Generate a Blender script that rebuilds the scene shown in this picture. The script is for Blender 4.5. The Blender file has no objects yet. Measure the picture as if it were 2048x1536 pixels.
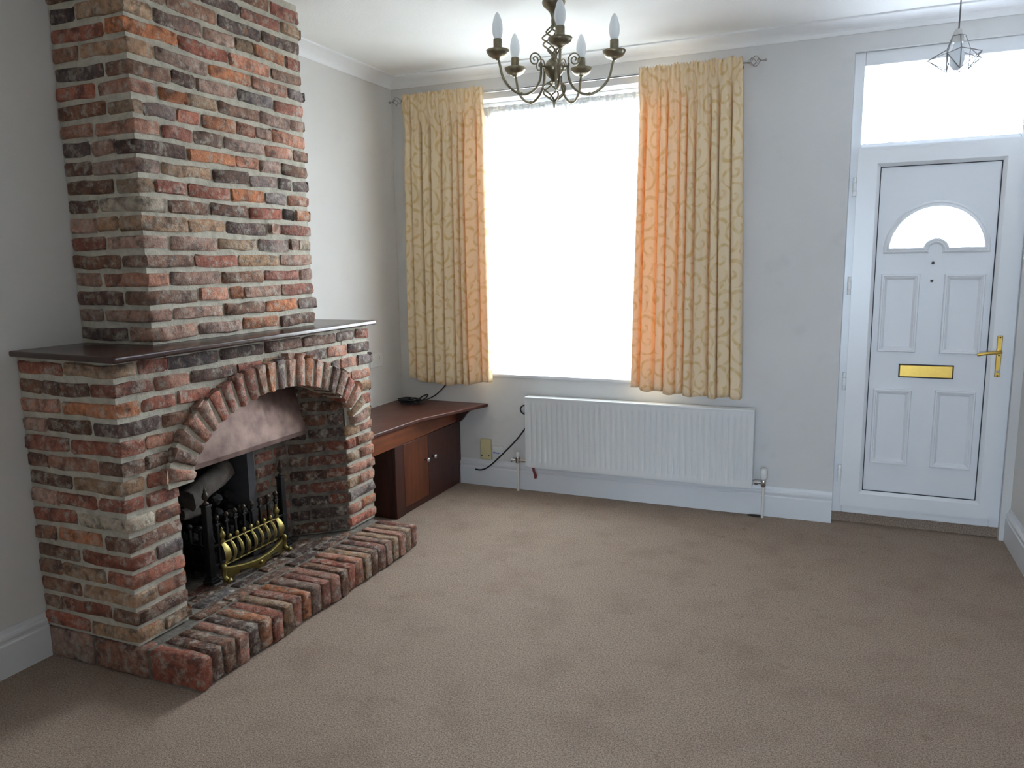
import bpy, bmesh, math, random
from mathutils import Vector, Matrix, noise

# ------------------------------------------------------------------ camera, sky, exposure
sc = bpy.context.scene
COL = sc.collection
PI = math.pi
random.seed(7)

CAM = Vector((2.958, -4.8145, 1.5792))
yaw, pitch, roll = math.radians(23.2286), math.radians(-9.0033), math.radians(-0.8996)
fwd = Vector((-math.sin(yaw) * math.cos(pitch), math.cos(yaw) * math.cos(pitch), math.sin(pitch)))
rgt = fwd.cross(Vector((0, 0, 1))).normalized()
upv = rgt.cross(fwd)
r2 = rgt * math.cos(roll) + upv * math.sin(roll)
u2 = upv * math.cos(roll) - rgt * math.sin(roll)
cd = bpy.data.cameras.new('camera')
cam = bpy.data.objects.new('camera', cd)
COL.objects.link(cam)
cam.matrix_world = Matrix(((r2.x, u2.x, -fwd.x, CAM.x), (r2.y, u2.y, -fwd.y, CAM.y), (r2.z, u2.z, -fwd.z, CAM.z), (0, 0, 0, 1)))
cd.sensor_width = 36.0
cd.lens = 1516.43 / 2048 * 36
cd.clip_start = 0.05
sc.camera = cam

w = bpy.data.worlds.new('overcast_sky')
sc.world = w
w.use_nodes = True
bg = w.node_tree.nodes['Background']
bg.inputs[0].default_value = (0.85, 0.92, 1.0, 1)
bg.inputs[1].default_value = 32.0

vs = sc.view_settings
vs.view_transform = 'Standard'
vs.look = 'None'
vs.gamma = 1.0
vs.use_curve_mapping = False
vs.exposure = 0.0
sc.cycles.max_bounces = 14
sc.cycles.diffuse_bounces = 8
sc.cycles.transparent_max_bounces = 16
sc.cycles.use_denoising = True

# room measures (metres): left wall x=0, window wall y=0, floor z=0
W, YB, H = 3.90, -8.90, 2.865
WX0, WX1, WZ0, WZ1 = 0.63, 2.04, 0.817, 2.668        # front window opening
DX0, DX1, DZ1 = 2.985, 3.855, 2.705                  # door opening
BX0, BX1, BZ0, BZ1 = 2.25, 3.75, 0.60, 2.40         # added window, unseen behind the camera, shaping the fill light
YP, XP = -5.15, 2.15                                  # added unseen partition keeping fill off the breast side, open for x > XP


def portal(name, loc, rot, sx, sy):
    l = bpy.data.lights.new(name, 'AREA')
    l.shape = 'RECTANGLE'; l.size = sx; l.size_y = sy
    l.cycles.is_portal = True
    o = bpy.data.objects.new(name, l); COL.objects.link(o)
    o.location = loc; o.rotation_euler = rot


portal('window_portal', ((WX0 + WX1) / 2, 0.24, (WZ0 + WZ1) / 2), (-PI / 2, 0, 0), WX1 - WX0, WZ1 - WZ0)
portal('fanlight_portal', (3.42, 0.24, 2.42), (-PI / 2, 0, 0), 0.78, 0.46)
portal('fill_window_portal', ((BX0 + BX1) / 2, YB - 0.24, (BZ0 + BZ1) / 2), (PI / 2, 0, 0), BX1 - BX0, BZ1 - BZ0)


# ------------------------------------------------------------------ materials
def srgb(r, g, b):
    f = lambda c: (c / 255 / 12.92) if c / 255 <= 0.04045 else ((c / 255 + 0.055) / 1.055) ** 2.4
    return (f(r), f(g), f(b), 1)


class Mat:
    def __init__(s, name):
        s.m = bpy.data.materials.new(name); s.m.use_nodes = True
        s.t = s.m.node_tree; s.N = s.t.nodes; s.N.clear()
        s.out = s.n('ShaderNodeOutputMaterial')

    def n(s, kind, **kw):
        o = s.N.new(kind)
        for k, v in kw.items():
            if k[0] == 'i' and k[1:].isdigit(): s.put(o.inputs[int(k[1:])], v)
            elif k in o.inputs.keys() if hasattr(o, 'inputs') else False: s.put(o.inputs[k], v)
            else: setattr(o, k, v)
        return o

    def put(s, sock, v):
        if isinstance(v, bpy.types.NodeSocket): s.t.links.new(v, sock)
        elif isinstance(v, bpy.types.Node): s.t.links.new(v.outputs[0], sock)
        else: sock.default_value = v

    def noise(s, vec, scale, detail=4, rough=0.55):
        o = s.n('ShaderNodeTexNoise'); s.put(o.inputs['Vector'], vec)
        o.inputs['Scale'].default_value = scale; o.inputs['Detail'].default_value = detail; o.inputs['Roughness'].default_value = rough
        return o.outputs[0]

    def ramp(s, fac, *stops):
        o = s.n('ShaderNodeValToRGB'); s.put(o.inputs[0], fac)
        e = o.color_ramp.elements
        while len(e) < len(stops): e.new(0.5)
        for a, (p, c) in zip(e, stops):
            a.position = p; a.color = c if isinstance(c, tuple) else (c, c, c, 1)
        return o.outputs[0]

    def mix(s, fac, a, b, mode='MIX'):
        o = s.n('ShaderNodeMix', data_type='RGBA', blend_type=mode)
        s.put(o.inputs[0], fac); s.put(o.inputs[6], a); s.put(o.inputs[7], b)
        return o.outputs[2]

    def math(s, op, a, b=0.0, c=0.0):
        o = s.n('ShaderNodeMath', operation=op); s.put(o.inputs[0], a); s.put(o.inputs[1], b); s.put(o.inputs[2], c)
        return o.outputs[0]

    def bump(s, height, strength=0.3, dist=0.01):
        o = s.n('ShaderNodeBump'); s.put(o.inputs['Height'], height)
        o.inputs['Strength'].default_value = strength; o.inputs['Distance'].default_value = dist
        return o.outputs[0]

    def bsdf(s, color, rough=0.6, metal=0.0, normal=None, spec=0.5, **kw):
        o = s.n('ShaderNodeBsdfPrincipled'); s.put(o.inputs['Base Color'], color); s.put(o.inputs['Roughness'], rough)
        o.inputs['Metallic'].default_value = metal; o.inputs['Specular IOR Level'].default_value = spec
        if normal is not None: s.put(o.inputs['Normal'], normal)
        for k, v in kw.items(): s.put(o.inputs[k], v)
        return o

    def end(s, sh):
        s.put(s.out.inputs[0], sh); return s.m


def pos(m): return m.n('ShaderNodeNewGeometry').outputs['Position']


def plain(name, col, rough=0.5, metal=0.0, var=0.06, scale=30, bump=0.0, bscale=200, spec=0.5):
    m = Mat(name); p = pos(m)
    c = m.mix(m.ramp(m.noise(p, scale), (0.3, 0.0), (0.7, 1.0)), tuple(x * (1 - var) for x in col[:3]) + (1,), tuple(min(1, x * (1 + var)) for x in col[:3]) + (1,))
    nm = m.bump(m.noise(p, bscale, 3), bump, 0.004) if bump else None
    return m.end(m.bsdf(c, rough, metal, nm, spec))


def wall_mat(name, col, smear):
    m = Mat(name); p = pos(m)
    c = m.mix(m.ramp(m.noise(p, 1.7, 3), (0.35, 0.0), (0.7, 1.0)), col, tuple(x * 0.95 for x in col[:3]) + (1,))
    st = m.math('MULTIPLY', m.ramp(m.noise(p, 5.5, 2), (0.60, 0.0), (0.74, 1.0)), smear)
    c = m.mix(st, c, tuple(x * 0.78 for x in col[:3]) + (1,))
    h = m.math('ADD', m.noise(p, 220, 2), m.math('MULTIPLY', m.noise(p, 14, 2), 1.5))
    return m.end(m.bsdf(c, 0.7, 0, m.bump(h, 0.12, 0.003), 0.3))


M = {}
M['wall'] = wall_mat('painted_plaster', srgb(216, 214, 211), 0.12)
M['wall_stain'] = wall_mat('painted_plaster_marked', srgb(212, 211, 210), 0.3)
M['ceiling'] = plain('ceiling_paint', srgb(236, 236, 234), 0.8, 0, 0.015, 3, 0.25, 90, 0.2)
M['white_gloss'] = plain('white_gloss_paint', srgb(219, 221, 224), 0.35, 0, 0.015, 4)
M['cornice'] = plain('cornice_paint', srgb(236, 237, 238), 0.6, 0, 0.01, 4)
M['upvc'] = plain('white_plastic', srgb(230, 232, 235), 0.28, 0, 0.01, 3)
M['upvc_panel'] = plain('white_door_skin', srgb(224, 226, 230), 0.38, 0, 0.012, 3, 0.05, 400)
M['rad'] = plain('radiator_enamel', srgb(216, 218, 218), 0.3, 0, 0.01, 4)
M['gasket'] = plain('dark_gasket', srgb(34, 34, 44), 0.6)
M['brass'] = plain('polished_brass', srgb(206, 170, 88), 0.3, 1.0, 0.06, 30)
M['brass_dull'] = plain('aged_brass', srgb(136, 122, 72), 0.45, 1.0, 0.12, 40)
M['antique'] = plain('antique_brass', srgb(132, 124, 104), 0.34, 0.9, 0.15, 60)
M['iron'] = plain('black_cast_iron', srgb(26, 25, 25), 0.5, 0.3, 0.2, 60, 0.25, 150)
M['iron_finial'] = plain('tarnished_finial', srgb(62, 54, 46), 0.45, 0.6, 0.2, 60)
M['soot'] = plain('soot_black', srgb(30, 28, 28), 0.9, 0, 0.3, 12, 0.3, 60)
M['slate'] = plain('grey_fireback', srgb(74, 74, 78), 0.85, 0, 0.15, 14, 0.2, 60)
M['coal'] = plain('imitation_coal', srgb(34, 32, 32), 0.8, 0, 0.3, 40, 0.7, 60)
M['log'] = plain('imitation_log_ash', srgb(98, 90, 84), 0.9, 0, 0.35, 18, 0.7, 50)
M['chrome'] = plain('chrome', srgb(205, 205, 208), 0.12, 1.0, 0.03)
M['rod'] = plain('satin_steel', srgb(188, 188, 190), 0.25, 1.0, 0.05)
M['cable'] = plain('black_cable', srgb(28, 28, 30), 0.5)
M['cream_plastic'] = plain('cream_plastic', srgb(206, 196, 150), 0.4, 0, 0.03, 20)
M['white_plastic'] = plain('socket_plastic', srgb(218, 218, 216), 0.35, 0, 0.02, 20)
M['blue_print'] = plain('blue_print', srgb(58, 96, 190), 0.5)
M['paint_pipe'] = plain('painted_pipe', srgb(222, 218, 208), 0.4, 0, 0.04, 30)
M['red_tag'] = plain('maroon_tag', srgb(120, 50, 52), 0.6)
M['scrap'] = plain('dark_scrap', srgb(48, 42, 38), 0.8, 0, 0.3, 40)
M['wire_pale'] = plain('pale_wire', srgb(150, 150, 152), 0.35, 0.7)
M['ground'] = plain('paving', srgb(196, 194, 188), 0.9, 0, 0.1, 3)


def mk_bulb():
    m = Mat('opal_bulb_glass')
    a = m.bsdf(srgb(236, 240, 243), 0.18)
    t = m.n('ShaderNodeBsdfTranslucent'); t.inputs[0].default_value = (0.9, 0.93, 0.95, 1)
    x = m.n('ShaderNodeMixShader'); x.inputs[0].default_value = 0.35; m.put(x.inputs[1], a); m.put(x.inputs[2], t)
    return m.end(x)


M['bulb'] = mk_bulb()


def mk_glass(name, tint, haze):
    m = Mat(name)
    tr = m.n('ShaderNodeBsdfTransparent'); tr.inputs[0].default_value = tint
    tl = m.n('ShaderNodeBsdfTranslucent'); tl.inputs[0].default_value = (0.92, 0.95, 1, 1)
    gl = m.n('ShaderNodeBsdfGlossy'); gl.inputs['Roughness'].default_value = 0.05
    a = m.n('ShaderNodeMixShader'); a.inputs[0].default_value = haze; m.put(a.inputs[1], tr); m.put(a.inputs[2], tl)
    b = m.n('ShaderNodeMixShader'); m.put(b.inputs[0], m.math('MULTIPLY', m.n('ShaderNodeFresnel').outputs[0], 0.6)); m.put(b.inputs[1], a); m.put(b.inputs[2], gl)
    return m.end(b)


M['glass'] = mk_glass('clear_pane', (0.95, 0.97, 0.97, 1), 0.03)
M['glass_cool'] = mk_glass('cool_tinted_pane', (0.84, 0.91, 0.97, 1), 0.03)  # blue tint put in to cool the fill through the added window
M['frosted'] = mk_glass('frosted_pane', (0.92, 0.95, 1.0, 1), 0.35)


def mk_net(name, dens, band, thin=0.9):
    m = Mat(name); p = pos(m)
    mp = m.n('ShaderNodeMapping'); m.put(mp.inputs[0], p); mp.inputs['Scale'].default_value = (1, 1, 0.25)
    v = m.ramp(m.noise(mp.outputs[0], 55, 4), (0.35, 0.0), (0.65, 1.0))
    f = m.math('MULTIPLY_ADD', v, band, dens)
    tr = m.n('ShaderNodeBsdfTransparent'); tr.inputs[0].default_value = (1, 1, 1, 1)
    tl = m.n('ShaderNodeBsdfTranslucent'); tl.inputs[0].default_value = (thin, thin, thin, 1)
    df = m.n('ShaderNodeBsdfDiffuse'); df.inputs[0].default_value = (0.8, 0.8, 0.8, 1)
    a = m.n('ShaderNodeMixShader'); a.inputs[0].default_value = 0.5; m.put(a.inputs[1], tl); m.put(a.inputs[2], df)
    b = m.n('ShaderNodeMixShader'); m.put(b.inputs[0], f); m.put(b.inputs[1], tr); m.put(b.inputs[2], a)
    return m.end(b)


M['net'] = mk_net('white_net', 0.30, 0.08)
M['net_head'] = mk_net('net_heading_lace', 0.62, 0.38, 0.045)


def mk_brick():
    m = Mat('reclaimed_brick'); p = pos(m)
    oi = m.n('ShaderNodeObjectInfo')
    off = m.n('ShaderNodeVectorMath', operation='SCALE'); off.inputs[0].default_value = (13, 7, 29); m.put(off.inputs['Scale'], oi.outputs['Random'])
    v = m.n('ShaderNodeVectorMath', operation='ADD'); m.put(v.inputs[0], p); m.put(v.inputs[1], off); v = v.outputs[0]
    base = oi.outputs['Color']
    n1 = m.noise(v, 38, 7, 0.65)
    c = m.mix(1.0, base, m.ramp(n1, (0.28, 0.50), (0.5, 0.98), (0.72, 1.45)), 'MULTIPLY')
    c = m.mix(m.math('MULTIPLY', m.ramp(m.noise(v, 16, 5, 0.6), (0.52, 0.0), (0.62, 1.0)), 0.55), c, srgb(58, 50, 50))        # burnt patches
    c = m.mix(m.math('MULTIPLY', m.ramp(m.noise(v, 21, 6, 0.7), (0.55, 0.0), (0.70, 1.0)), 0.5), c, srgb(190, 124, 88))       # orange core
    c = m.mix(m.math('MULTIPLY', m.ramp(m.noise(v, 24, 7, 0.72), (0.50, 0.0), (0.64, 1.0)), 0.68), c, srgb(186, 178, 164))      # lime smears
    h = m.math('ADD', m.math('MULTIPLY', m.noise(v, 30, 6, 0.65), 1.0), m.math('MULTIPLY', m.noise(v, 130, 5, 0.7), 0.35))
    return m.end(m.bsdf(c, 0.82, 0, m.bump(h, 1.0, 0.016), 0.25))


M['brick'] = mk_brick()


def mk_mortar(name, col, dark):
    m = Mat(name); p = pos(m)
    c = m.mix(m.ramp(m.noise(p, 24, 6, 0.65), (0.32, 0.0), (0.7, 1.0)), dark, col)
    h = m.math('ADD', m.noise(p, 18, 5), m.math('MULTIPLY', m.noise(p, 120, 4, 0.7), 0.4))
    return m.end(m.bsdf(c, 0.9, 0, m.bump(h, 0.7, 0.012), 0.2))


M['mortar'] = mk_mortar('lime_mortar', srgb(200, 195, 180), srgb(166, 160, 146))
M['mortar_soot_shade'] = mk_mortar('hearth_mortar', srgb(138, 132, 122), srgb(96, 90, 84))  # dark hearth mortar; on the reveal its tone also stands in for shade


def mk_wood(name, a, b, rough, axis):
    m = Mat(name); p = pos(m)
    mp = m.n('ShaderNodeMapping'); m.put(mp.inputs[0], p)
    mp.inputs['Scale'].default_value = tuple(1.5 if i == axis else 22 for i in range(3))
    g = m.noise(mp.outputs[0], 1.6, 6, 0.6)
    c = m.mix(m.ramp(g, (0.3, 0.0), (0.72, 1.0)), a, b)
    c = m.mix(m.math('MULTIPLY', m.ramp(m.noise(p, 5, 3), (0.45, 0.0), (0.7, 1.0)), 0.35), c, tuple(x * 0.5 for x in a[:3]) + (1,))
    return m.end(m.bsdf(c, m.ramp(m.noise(p, 6, 2), (0.3, rough - 0.02), (0.7, rough + 0.03)), 0, m.bump(g, 0.03, 0.001), 0.5))


M['mantel'] = mk_wood('dark_mahogany_varnish', srgb(48, 27, 22), srgb(66, 38, 30), 0.24, 1)
M['cup_top'] = mk_wood('worn_mahogany_top', srgb(66, 32, 24), srgb(96, 50, 36), 0.36, 1)
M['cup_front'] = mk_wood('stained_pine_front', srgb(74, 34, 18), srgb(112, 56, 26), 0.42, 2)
M['cup_rail'] = mk_wood('stained_rail', srgb(88, 42, 20), srgb(134, 70, 30), 0.4, 1)
M['cup_dark'] = mk_wood('dark_board', srgb(48, 22, 16), srgb(76, 38, 26), 0.45, 2)  # dark cupboard wood; the side panel's shade is put into this colour


def mk_hood():
    m = Mat('tarnished_copper'); p = pos(m)
    c = m.mix(m.ramp(m.noise(p, 7, 5), (0.35, 0.0), (0.7, 1.0)), srgb(104, 84, 78), srgb(152, 128, 118))
    return m.end(m.bsdf(c, m.ramp(m.noise(p, 16, 5), (0.3, 0.36), (0.7, 0.55)), 0.7, m.bump(m.noise(p, 20, 3), 0.12, 0.01)))


M['hood'] = mk_hood()


def mk_carpet():
    m = Mat('beige_brown_carpet'); p = pos(m)
    fine = m.math('MULTIPLY_ADD', m.noise(p, 140, 5, 0.85), 0.6, m.math('MULTIPLY', m.noise(p, 300, 2, 0.7), 0.4))
    c = m.mix(m.ramp(fine, (0.38, 0.0), (0.62, 1.0)), srgb(92, 76, 66), srgb(194, 174, 157))
    mid = m.noise(p, 4.2, 5, 0.6)
    c = m.mix(m.math('MULTIPLY', m.ramp(mid, (0.48, 0.0), (0.74, 1.0)), 0.26), c, srgb(98, 76, 62))
    c = m.mix(m.math('MULTIPLY', m.ramp(m.noise(p, 9, 5, 0.65), (0.62, 0.0), (0.76, 1.0)), 0.5), c, srgb(88, 70, 58))
    h = m.math('ADD', m.noise(p, 420, 2, 0.7), m.math('MULTIPLY', m.noise(p, 60, 3), 0.8))
    return m.end(m.bsdf(c, 0.95, 0, m.bump(h, 0.55, 0.008), 0.1))


M['carpet'] = mk_carpet()


def mk_curtain():
    m = Mat('gold_scroll_curtain_cloth')
    uv = m.n('ShaderNodeUVMap').outputs[0]
    warp = m.n('ShaderNodeTexNoise'); m.put(warp.inputs['Vector'], uv); warp.inputs['Scale'].default_value = 6
    wv = m.n('ShaderNodeVectorMath', operation='MULTIPLY_ADD'); m.put(wv.inputs[0], warp.outputs['Color']); wv.inputs[1].default_value = (0.05, 0.05, 0); m.put(wv.inputs[2], uv)
    vo = m.n('ShaderNodeTexVoronoi', voronoi_dimensions='2D'); m.put(vo.inputs['Vector'], wv.outputs[0]); vo.inputs['Scale'].default_value = 7.0
    scl = m.n('ShaderNodeVectorMath', operation='SCALE'); m.put(scl.inputs[0], wv.outputs[0]); scl.inputs['Scale'].default_value = 1.0
    df = m.n('ShaderNodeVectorMath', operation='SUBTRACT'); m.put(df.inputs[0], scl.outputs[0]); m.put(df.inputs[1], vo.outputs['Position'])
    sp = m.n('ShaderNodeSeparateXYZ'); m.put(sp.inputs[0], df.outputs[0])
    ang = m.math('ARCTAN2', sp.outputs[1], sp.outputs[0])
    spi = m.math('SINE', m.math('ADD', m.math('MULTIPLY', vo.outputs['Distance'], 13.0), ang))
    pat = m.math('MULTIPLY', m.ramp(spi, (0.3, 0.0), (0.85, 1.0)), m.ramp(m.noise(uv, 22, 3), (0.35, 0.25), (0.6, 1.0)))
    thr = m.noise(uv, 900, 2)
    cream = m.mix(m.ramp(thr, (0.3, 0.0), (0.7, 1.0)), srgb(226, 207, 172), srgb(238, 220, 188))
    c = m.mix(m.math('MULTIPLY', pat, 0.7), cream, srgb(204, 172, 104))
    d = m.bsdf(c, 0.7, 0, m.bump(m.math('ADD', thr, pat), 0.12, 0.002), 0.25)
    t = m.n('ShaderNodeBsdfTranslucent'); m.put(t.inputs[0], m.mix(m.math('MULTIPLY', pat, 0.6), (1.0, 0.56, 0.07, 1), (0.95, 0.44, 0.03, 1)))
    x = m.n('ShaderNodeMixShader'); x.inputs[0].default_value = 0.15; m.put(x.inputs[1], d); m.put(x.inputs[2], t)
    return m.end(x)


M['curtain'] = mk_curtain()


# ------------------------------------------------------------------ mesh helpers
def empty(name, loc):
    o = bpy.data.objects.new(name, None); COL.objects.link(o); o.location = loc; o.empty_display_size = 0.05
    return o


def tag(o, label=None, cat=None, group=None, kind=None):
    if label: o['label'] = label
    if cat: o['category'] = cat
    if group: o['group'] = group
    if kind: o['kind'] = kind
    return o


WORLD = {}


def wloc(o):
    v = Vector(o.location)
    return v


def adopt(o, parent):
    if parent is None: return
    o.parent = parent
    p = parent; acc = Vector((0, 0, 0))
    while p is not None:
        acc += WORLD.get(p.name, Vector(p.location)); break
    o.matrix_parent_inverse = Matrix.Translation(-acc)


class MB:
    def __init__(s): s.v = []; s.f = []

    def add(s, vs, fs):
        b = len(s.v); s.v += [tuple(x) for x in vs]; s.f += [tuple(i + b for i in f) for f in fs]; return s

    def box(s, x0, x1, y0, y1, z0, z1):
        return s.add([(x0, y0, z0), (x1, y0, z0), (x1, y1, z0), (x0, y1, z0), (x0, y0, z1), (x1, y0, z1), (x1, y1, z1), (x0, y1, z1)],
                     [(0, 3, 2, 1), (4, 5, 6, 7), (0, 1, 5, 4), (1, 2, 6, 5), (2, 3, 7, 6), (3, 0, 4, 7)])

    def prism(s, poly, axis, a, b):
        """poly: 2D points (counter-clockwise in the two other axes), extruded from a to b along axis"""
        n = len(poly)
        def P(q, t): return {'x': (t, q[0], q[1]), 'y': (q[0], t, q[1]), 'z': (q[0], q[1], t)}[axis]
        fs = [tuple(range(n))[::-1], tuple(range(n, 2 * n))] + [(i, (i + 1) % n, n + (i + 1) % n, n + i) for i in range(n)]
        return s.add([P(q, a) for q in poly] + [P(q, b) for q in poly], fs)

    def tube(s, pts, r, n=8, closed=False):
        pts = [Vector(p) for p in pts]; k = len(pts); vs = []; fs = []
        rs = r if isinstance(r, (list, tuple)) else [r] * k
        prev = None
        for i, p in enumerate(pts):
            a = pts[(i - 1) % k] if (closed or i > 0) else p
            b = pts[(i + 1) % k] if (closed or i < k - 1) else p
            t = (b - a).normalized()
            if prev is None:
                prev = t.cross(Vector((0, 0, 1)))
                if prev.length < 1e-4: prev = t.cross(Vector((1, 0, 0)))
            prev = (prev - t * prev.dot(t)).normalized(); q = t.cross(prev)
            for j in range(n):
                an = 2 * PI * j / n
                vs.append(p + (prev * math.cos(an) + q * math.sin(an)) * rs[i])
        for i in range(k if closed else k - 1):
            for j in range(n):
                i2 = (i + 1) % k
                fs.append((i * n + j, i * n + (j + 1) % n, i2 * n + (j + 1) % n, i2 * n + j))
        if not closed:
            fs += [tuple(range(n))[::-1], tuple((k - 1) * n + j for j in range(n))]
        return s.add(vs, fs)

    def lathe(s, prof, c, n=16, axis='z'):
        """prof: (radius, height) pairs"""
        vs = []; fs = []; c = Vector(c)
        for r, h in prof:
            for j in range(n):
                a = 2 * PI * j / n; x, y = max(r, 1e-4) * math.cos(a), max(r, 1e-4) * math.sin(a)
                vs.append(c + {'z': Vector((x, y, h)), 'x': Vector((h, x, y)), 'y': Vector((x, h, y))}[axis])
        for i in range(len(prof) - 1):
            for j in range(n):
                fs.append((i * n + j, i * n + (j + 1) % n, (i + 1) * n + (j + 1) % n, (i + 1) * n + j))
        fs += [tuple(range(n))[::-1], tuple((len(prof) - 1) * n + j for j in range(n))]
        return s.add(vs, fs)

    def ball(s, c, r, n=12):
        m = n // 2
        return s.lathe([(r * math.sin(PI * i / m), -r * math.cos(PI * i / m)) for i in range(m + 1)], c, n)

    def build(s, name, mat, parent=None, smooth=False, bevel=0, seg=2, fix=True, uv=None):
        xs = list(zip(*s.v)); c = Vector([(min(a) + max(a)) / 2 for a in xs])
        me = bpy.data.meshes.new(name)
        me.from_pydata([tuple(Vector(p) - c) for p in s.v], [], s.f)
        if uv:
            l = me.uv_layers.new(name='UVMap')
            for li, lp in enumerate(me.loops): l.data[li].uv = uv[lp.vertex_index]
        if fix:
            bm = bmesh.new(); bm.from_mesh(me); bmesh.ops.recalc_face_normals(bm, faces=bm.faces); bm.to_mesh(me); bm.free()
        me.materials.append(M[mat] if isinstance(mat, str) else mat)
        o = bpy.data.objects.new(name, me); COL.objects.link(o); o.location = c
        WORLD[o.name] = Vector(c)
        if smooth:
            for p in me.polygons: p.use_smooth = True
            if smooth == 'auto': me.set_sharp_from_angle(angle=math.radians(40))
        if bevel:
            b = o.modifiers.new('Bevel', 'BEVEL'); b.width = bevel; b.segments = seg; b.limit_method = 'ANGLE'; b.angle_limit = math.radians(35)
        adopt(o, parent)
        return o


def struct(o): o['kind'] = 'structure'; return o


def smoothpath(pts, k=8):
    """Catmull-Rom through pts"""
    P = [Vector(p) for p in pts]; P = [P[0] * 2 - P[1]] + P + [P[-1] * 2 - P[-2]]; out = []
    for i in range(1, len(P) - 2):
        for j in range(k):
            t = j / k; a, b, c, d = P[i - 1], P[i], P[i + 1], P[i + 2]
            out.append(0.5 * ((2 * b) + (c - a) * t + (2 * a - 5 * b + 4 * c - d) * t * t + (3 * b - a - 3 * c + d) * t ** 3))
    out.append(P[-2]); return out


# ------------------------------------------------------------------ the room
T = 0.26
struct(MB().box(-0.3, W + 0.3, YB - 0.3, 0.06, -0.12, 0).build('floor', 'carpet'))
struct(MB().box(-0.3, W + 0.3, YB - 0.3, 0.3, H, H + 0.12).build('ceiling', 'ceiling'))
struct(MB().box(-0.22, 0, YB - T, T, -0.1, H).build('wall_left', 'wall'))
struct(MB().box(W, W + 0.22, YB - T, T, -0.1, H).build('wall_right', 'wall'))
mb = MB()
mb.box(0, WX0, 0, T, -0.1, H); mb.box(WX0, WX1, 0, T, -0.1, WZ0 - 0.02); mb.box(WX0, WX1, 0, T, WZ1, H)
mb.box(WX1, DX0, 0, T, -0.1, H); mb.box(DX0, DX1, 0, T, DZ1, H); mb.box(DX1, W, 0, T, -0.1, H)
struct(mb.build('wall_far', 'wall_stain'))
mb = MB()
mb.box(0, BX0, YB - T, YB, -0.1, H); mb.box(BX1, W, YB - T, YB, -0.1, H); mb.box(BX0, BX1, YB - T, YB, -0.1, BZ0); mb.box(BX0, BX1, YB - T, YB, BZ1, H)
struct(mb.build('wall_near', 'wall'))
struct(MB().box(0, XP, YP - 0.14, YP, -0.1, H).box(XP, W, YP - 0.14, YP, 2.35, H).build('wall_shade_partition', 'wall'))  # unseen, added to block fill light from the brick side faces
struct(MB().box(-14, 18, T + 0.02, 24, -0.3, -0.16).build('ground_street', 'ground'))
struct(MB().box(-14, 18, -24, YB - T - 0.02, -0.3, -0.16).build('ground_garden', 'ground'))

# cornice (cove) and skirting profiles: (distance from wall, height)
cove = [(0, H), (0, H - 0.067), (0.006, H - 0.067), (0.009, H - 0.058)] + \
       [(0.092 - 0.083 * math.cos(a), H - 0.058 + 0.048 * math.sin(a)) for a in [PI / 2 * i / 7 for i in range(1, 8)]] + [(0.098, H - 0.008), (0.098, H)]
skirt = [(0, 0), (0.022, 0), (0.022, 0.128), (0.017, 0.134), (0.0175, 0.142), (0.021, 0.150), (0.0215, 0.158), (0.017, 0.166), (0.010, 0.171), (0.007, 0.180), (0.006, 0.188), (0, 0.188)]


def sweep(prof, a, b, nrm, name, mat, ma=0, mb_=0):
    """profile swept from a to b (2D xy), nrm = direction off the wall; ma/mb_ mitre slopes at the ends"""
    a, b, nrm = Vector(a), Vector(b), Vector(nrm); d = (b - a).normalized(); n = len(prof); vs = []
    for e, m in ((a, ma), (b, -mb_)):
        for r, h in prof:
            q = e + nrm * r + d * (r * m); vs.append((q.x, q.y, h))
    fs = [tuple(range(n)), tuple(range(n, 2 * n))] + [(i, (i + 1) % n, n + (i + 1) % n, n + i) for i in range(n)]
    return struct(MB().add(vs, fs).build(name, mat))


sweep(cove, (0, 0), (W, 0), (0, -1), 'trim_1', 'cornice', 1, 1)
sweep(cove, (0, -1.53), (0, 0), (1, 0), 'trim_2', 'cornice', 0, 1)
sweep(cove, (W, 0), (W, YP), (-1, 0), 'trim_3', 'cornice', 1, 0)
sweep(cove, (0, YP), (0, -2.565), (1, 0), 'trim_4', 'cornice', 0, 0)
sweep(skirt, (0.48, 0), (2.985, 0), (0, -1), 'baseboard_far', 'white_gloss', 0, 0)
sweep(skirt, (W, 0), (W, YB), (-1, 0), 'baseboard_right', 'white_gloss', 0, 0)
sweep(skirt, (0, YP), (0, -2.866), (1, 0), 'baseboard_left', 'white_gloss', 0, 0)

# front window: frame, pane, sill
win = tag(empty('window_1', ((WX0 + WX1) / 2, 0.12, WZ0)), kind='structure')
mb = MB(); F0, F1 = 0.13, 0.19
mb.box(WX0, WX0 + 0.06, F0, F1, WZ0, WZ1); mb.box(WX1 - 0.06, WX1, F0, F1, WZ0, WZ1)
mb.box(WX0 + 0.06, WX1 - 0.06, F0, F1, WZ0, WZ0 + 0.06); mb.box(WX0 + 0.06, WX1 - 0.06, F0, F1, WZ1 - 0.06, WZ1)
mb.build('window_frame', 'upvc', win, bevel=0.006)
MB().box(WX0 + 0.055, WX1 - 0.055, 0.155, 0.163, WZ0 + 0.055, WZ1 - 0.055).build('pane', 'glass', win)
MB().box(WX0, WX1, -0.012, 0.2, WZ0 - 0.02, WZ0).build('window_sill', 'white_gloss', win, bevel=0.004)
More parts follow.
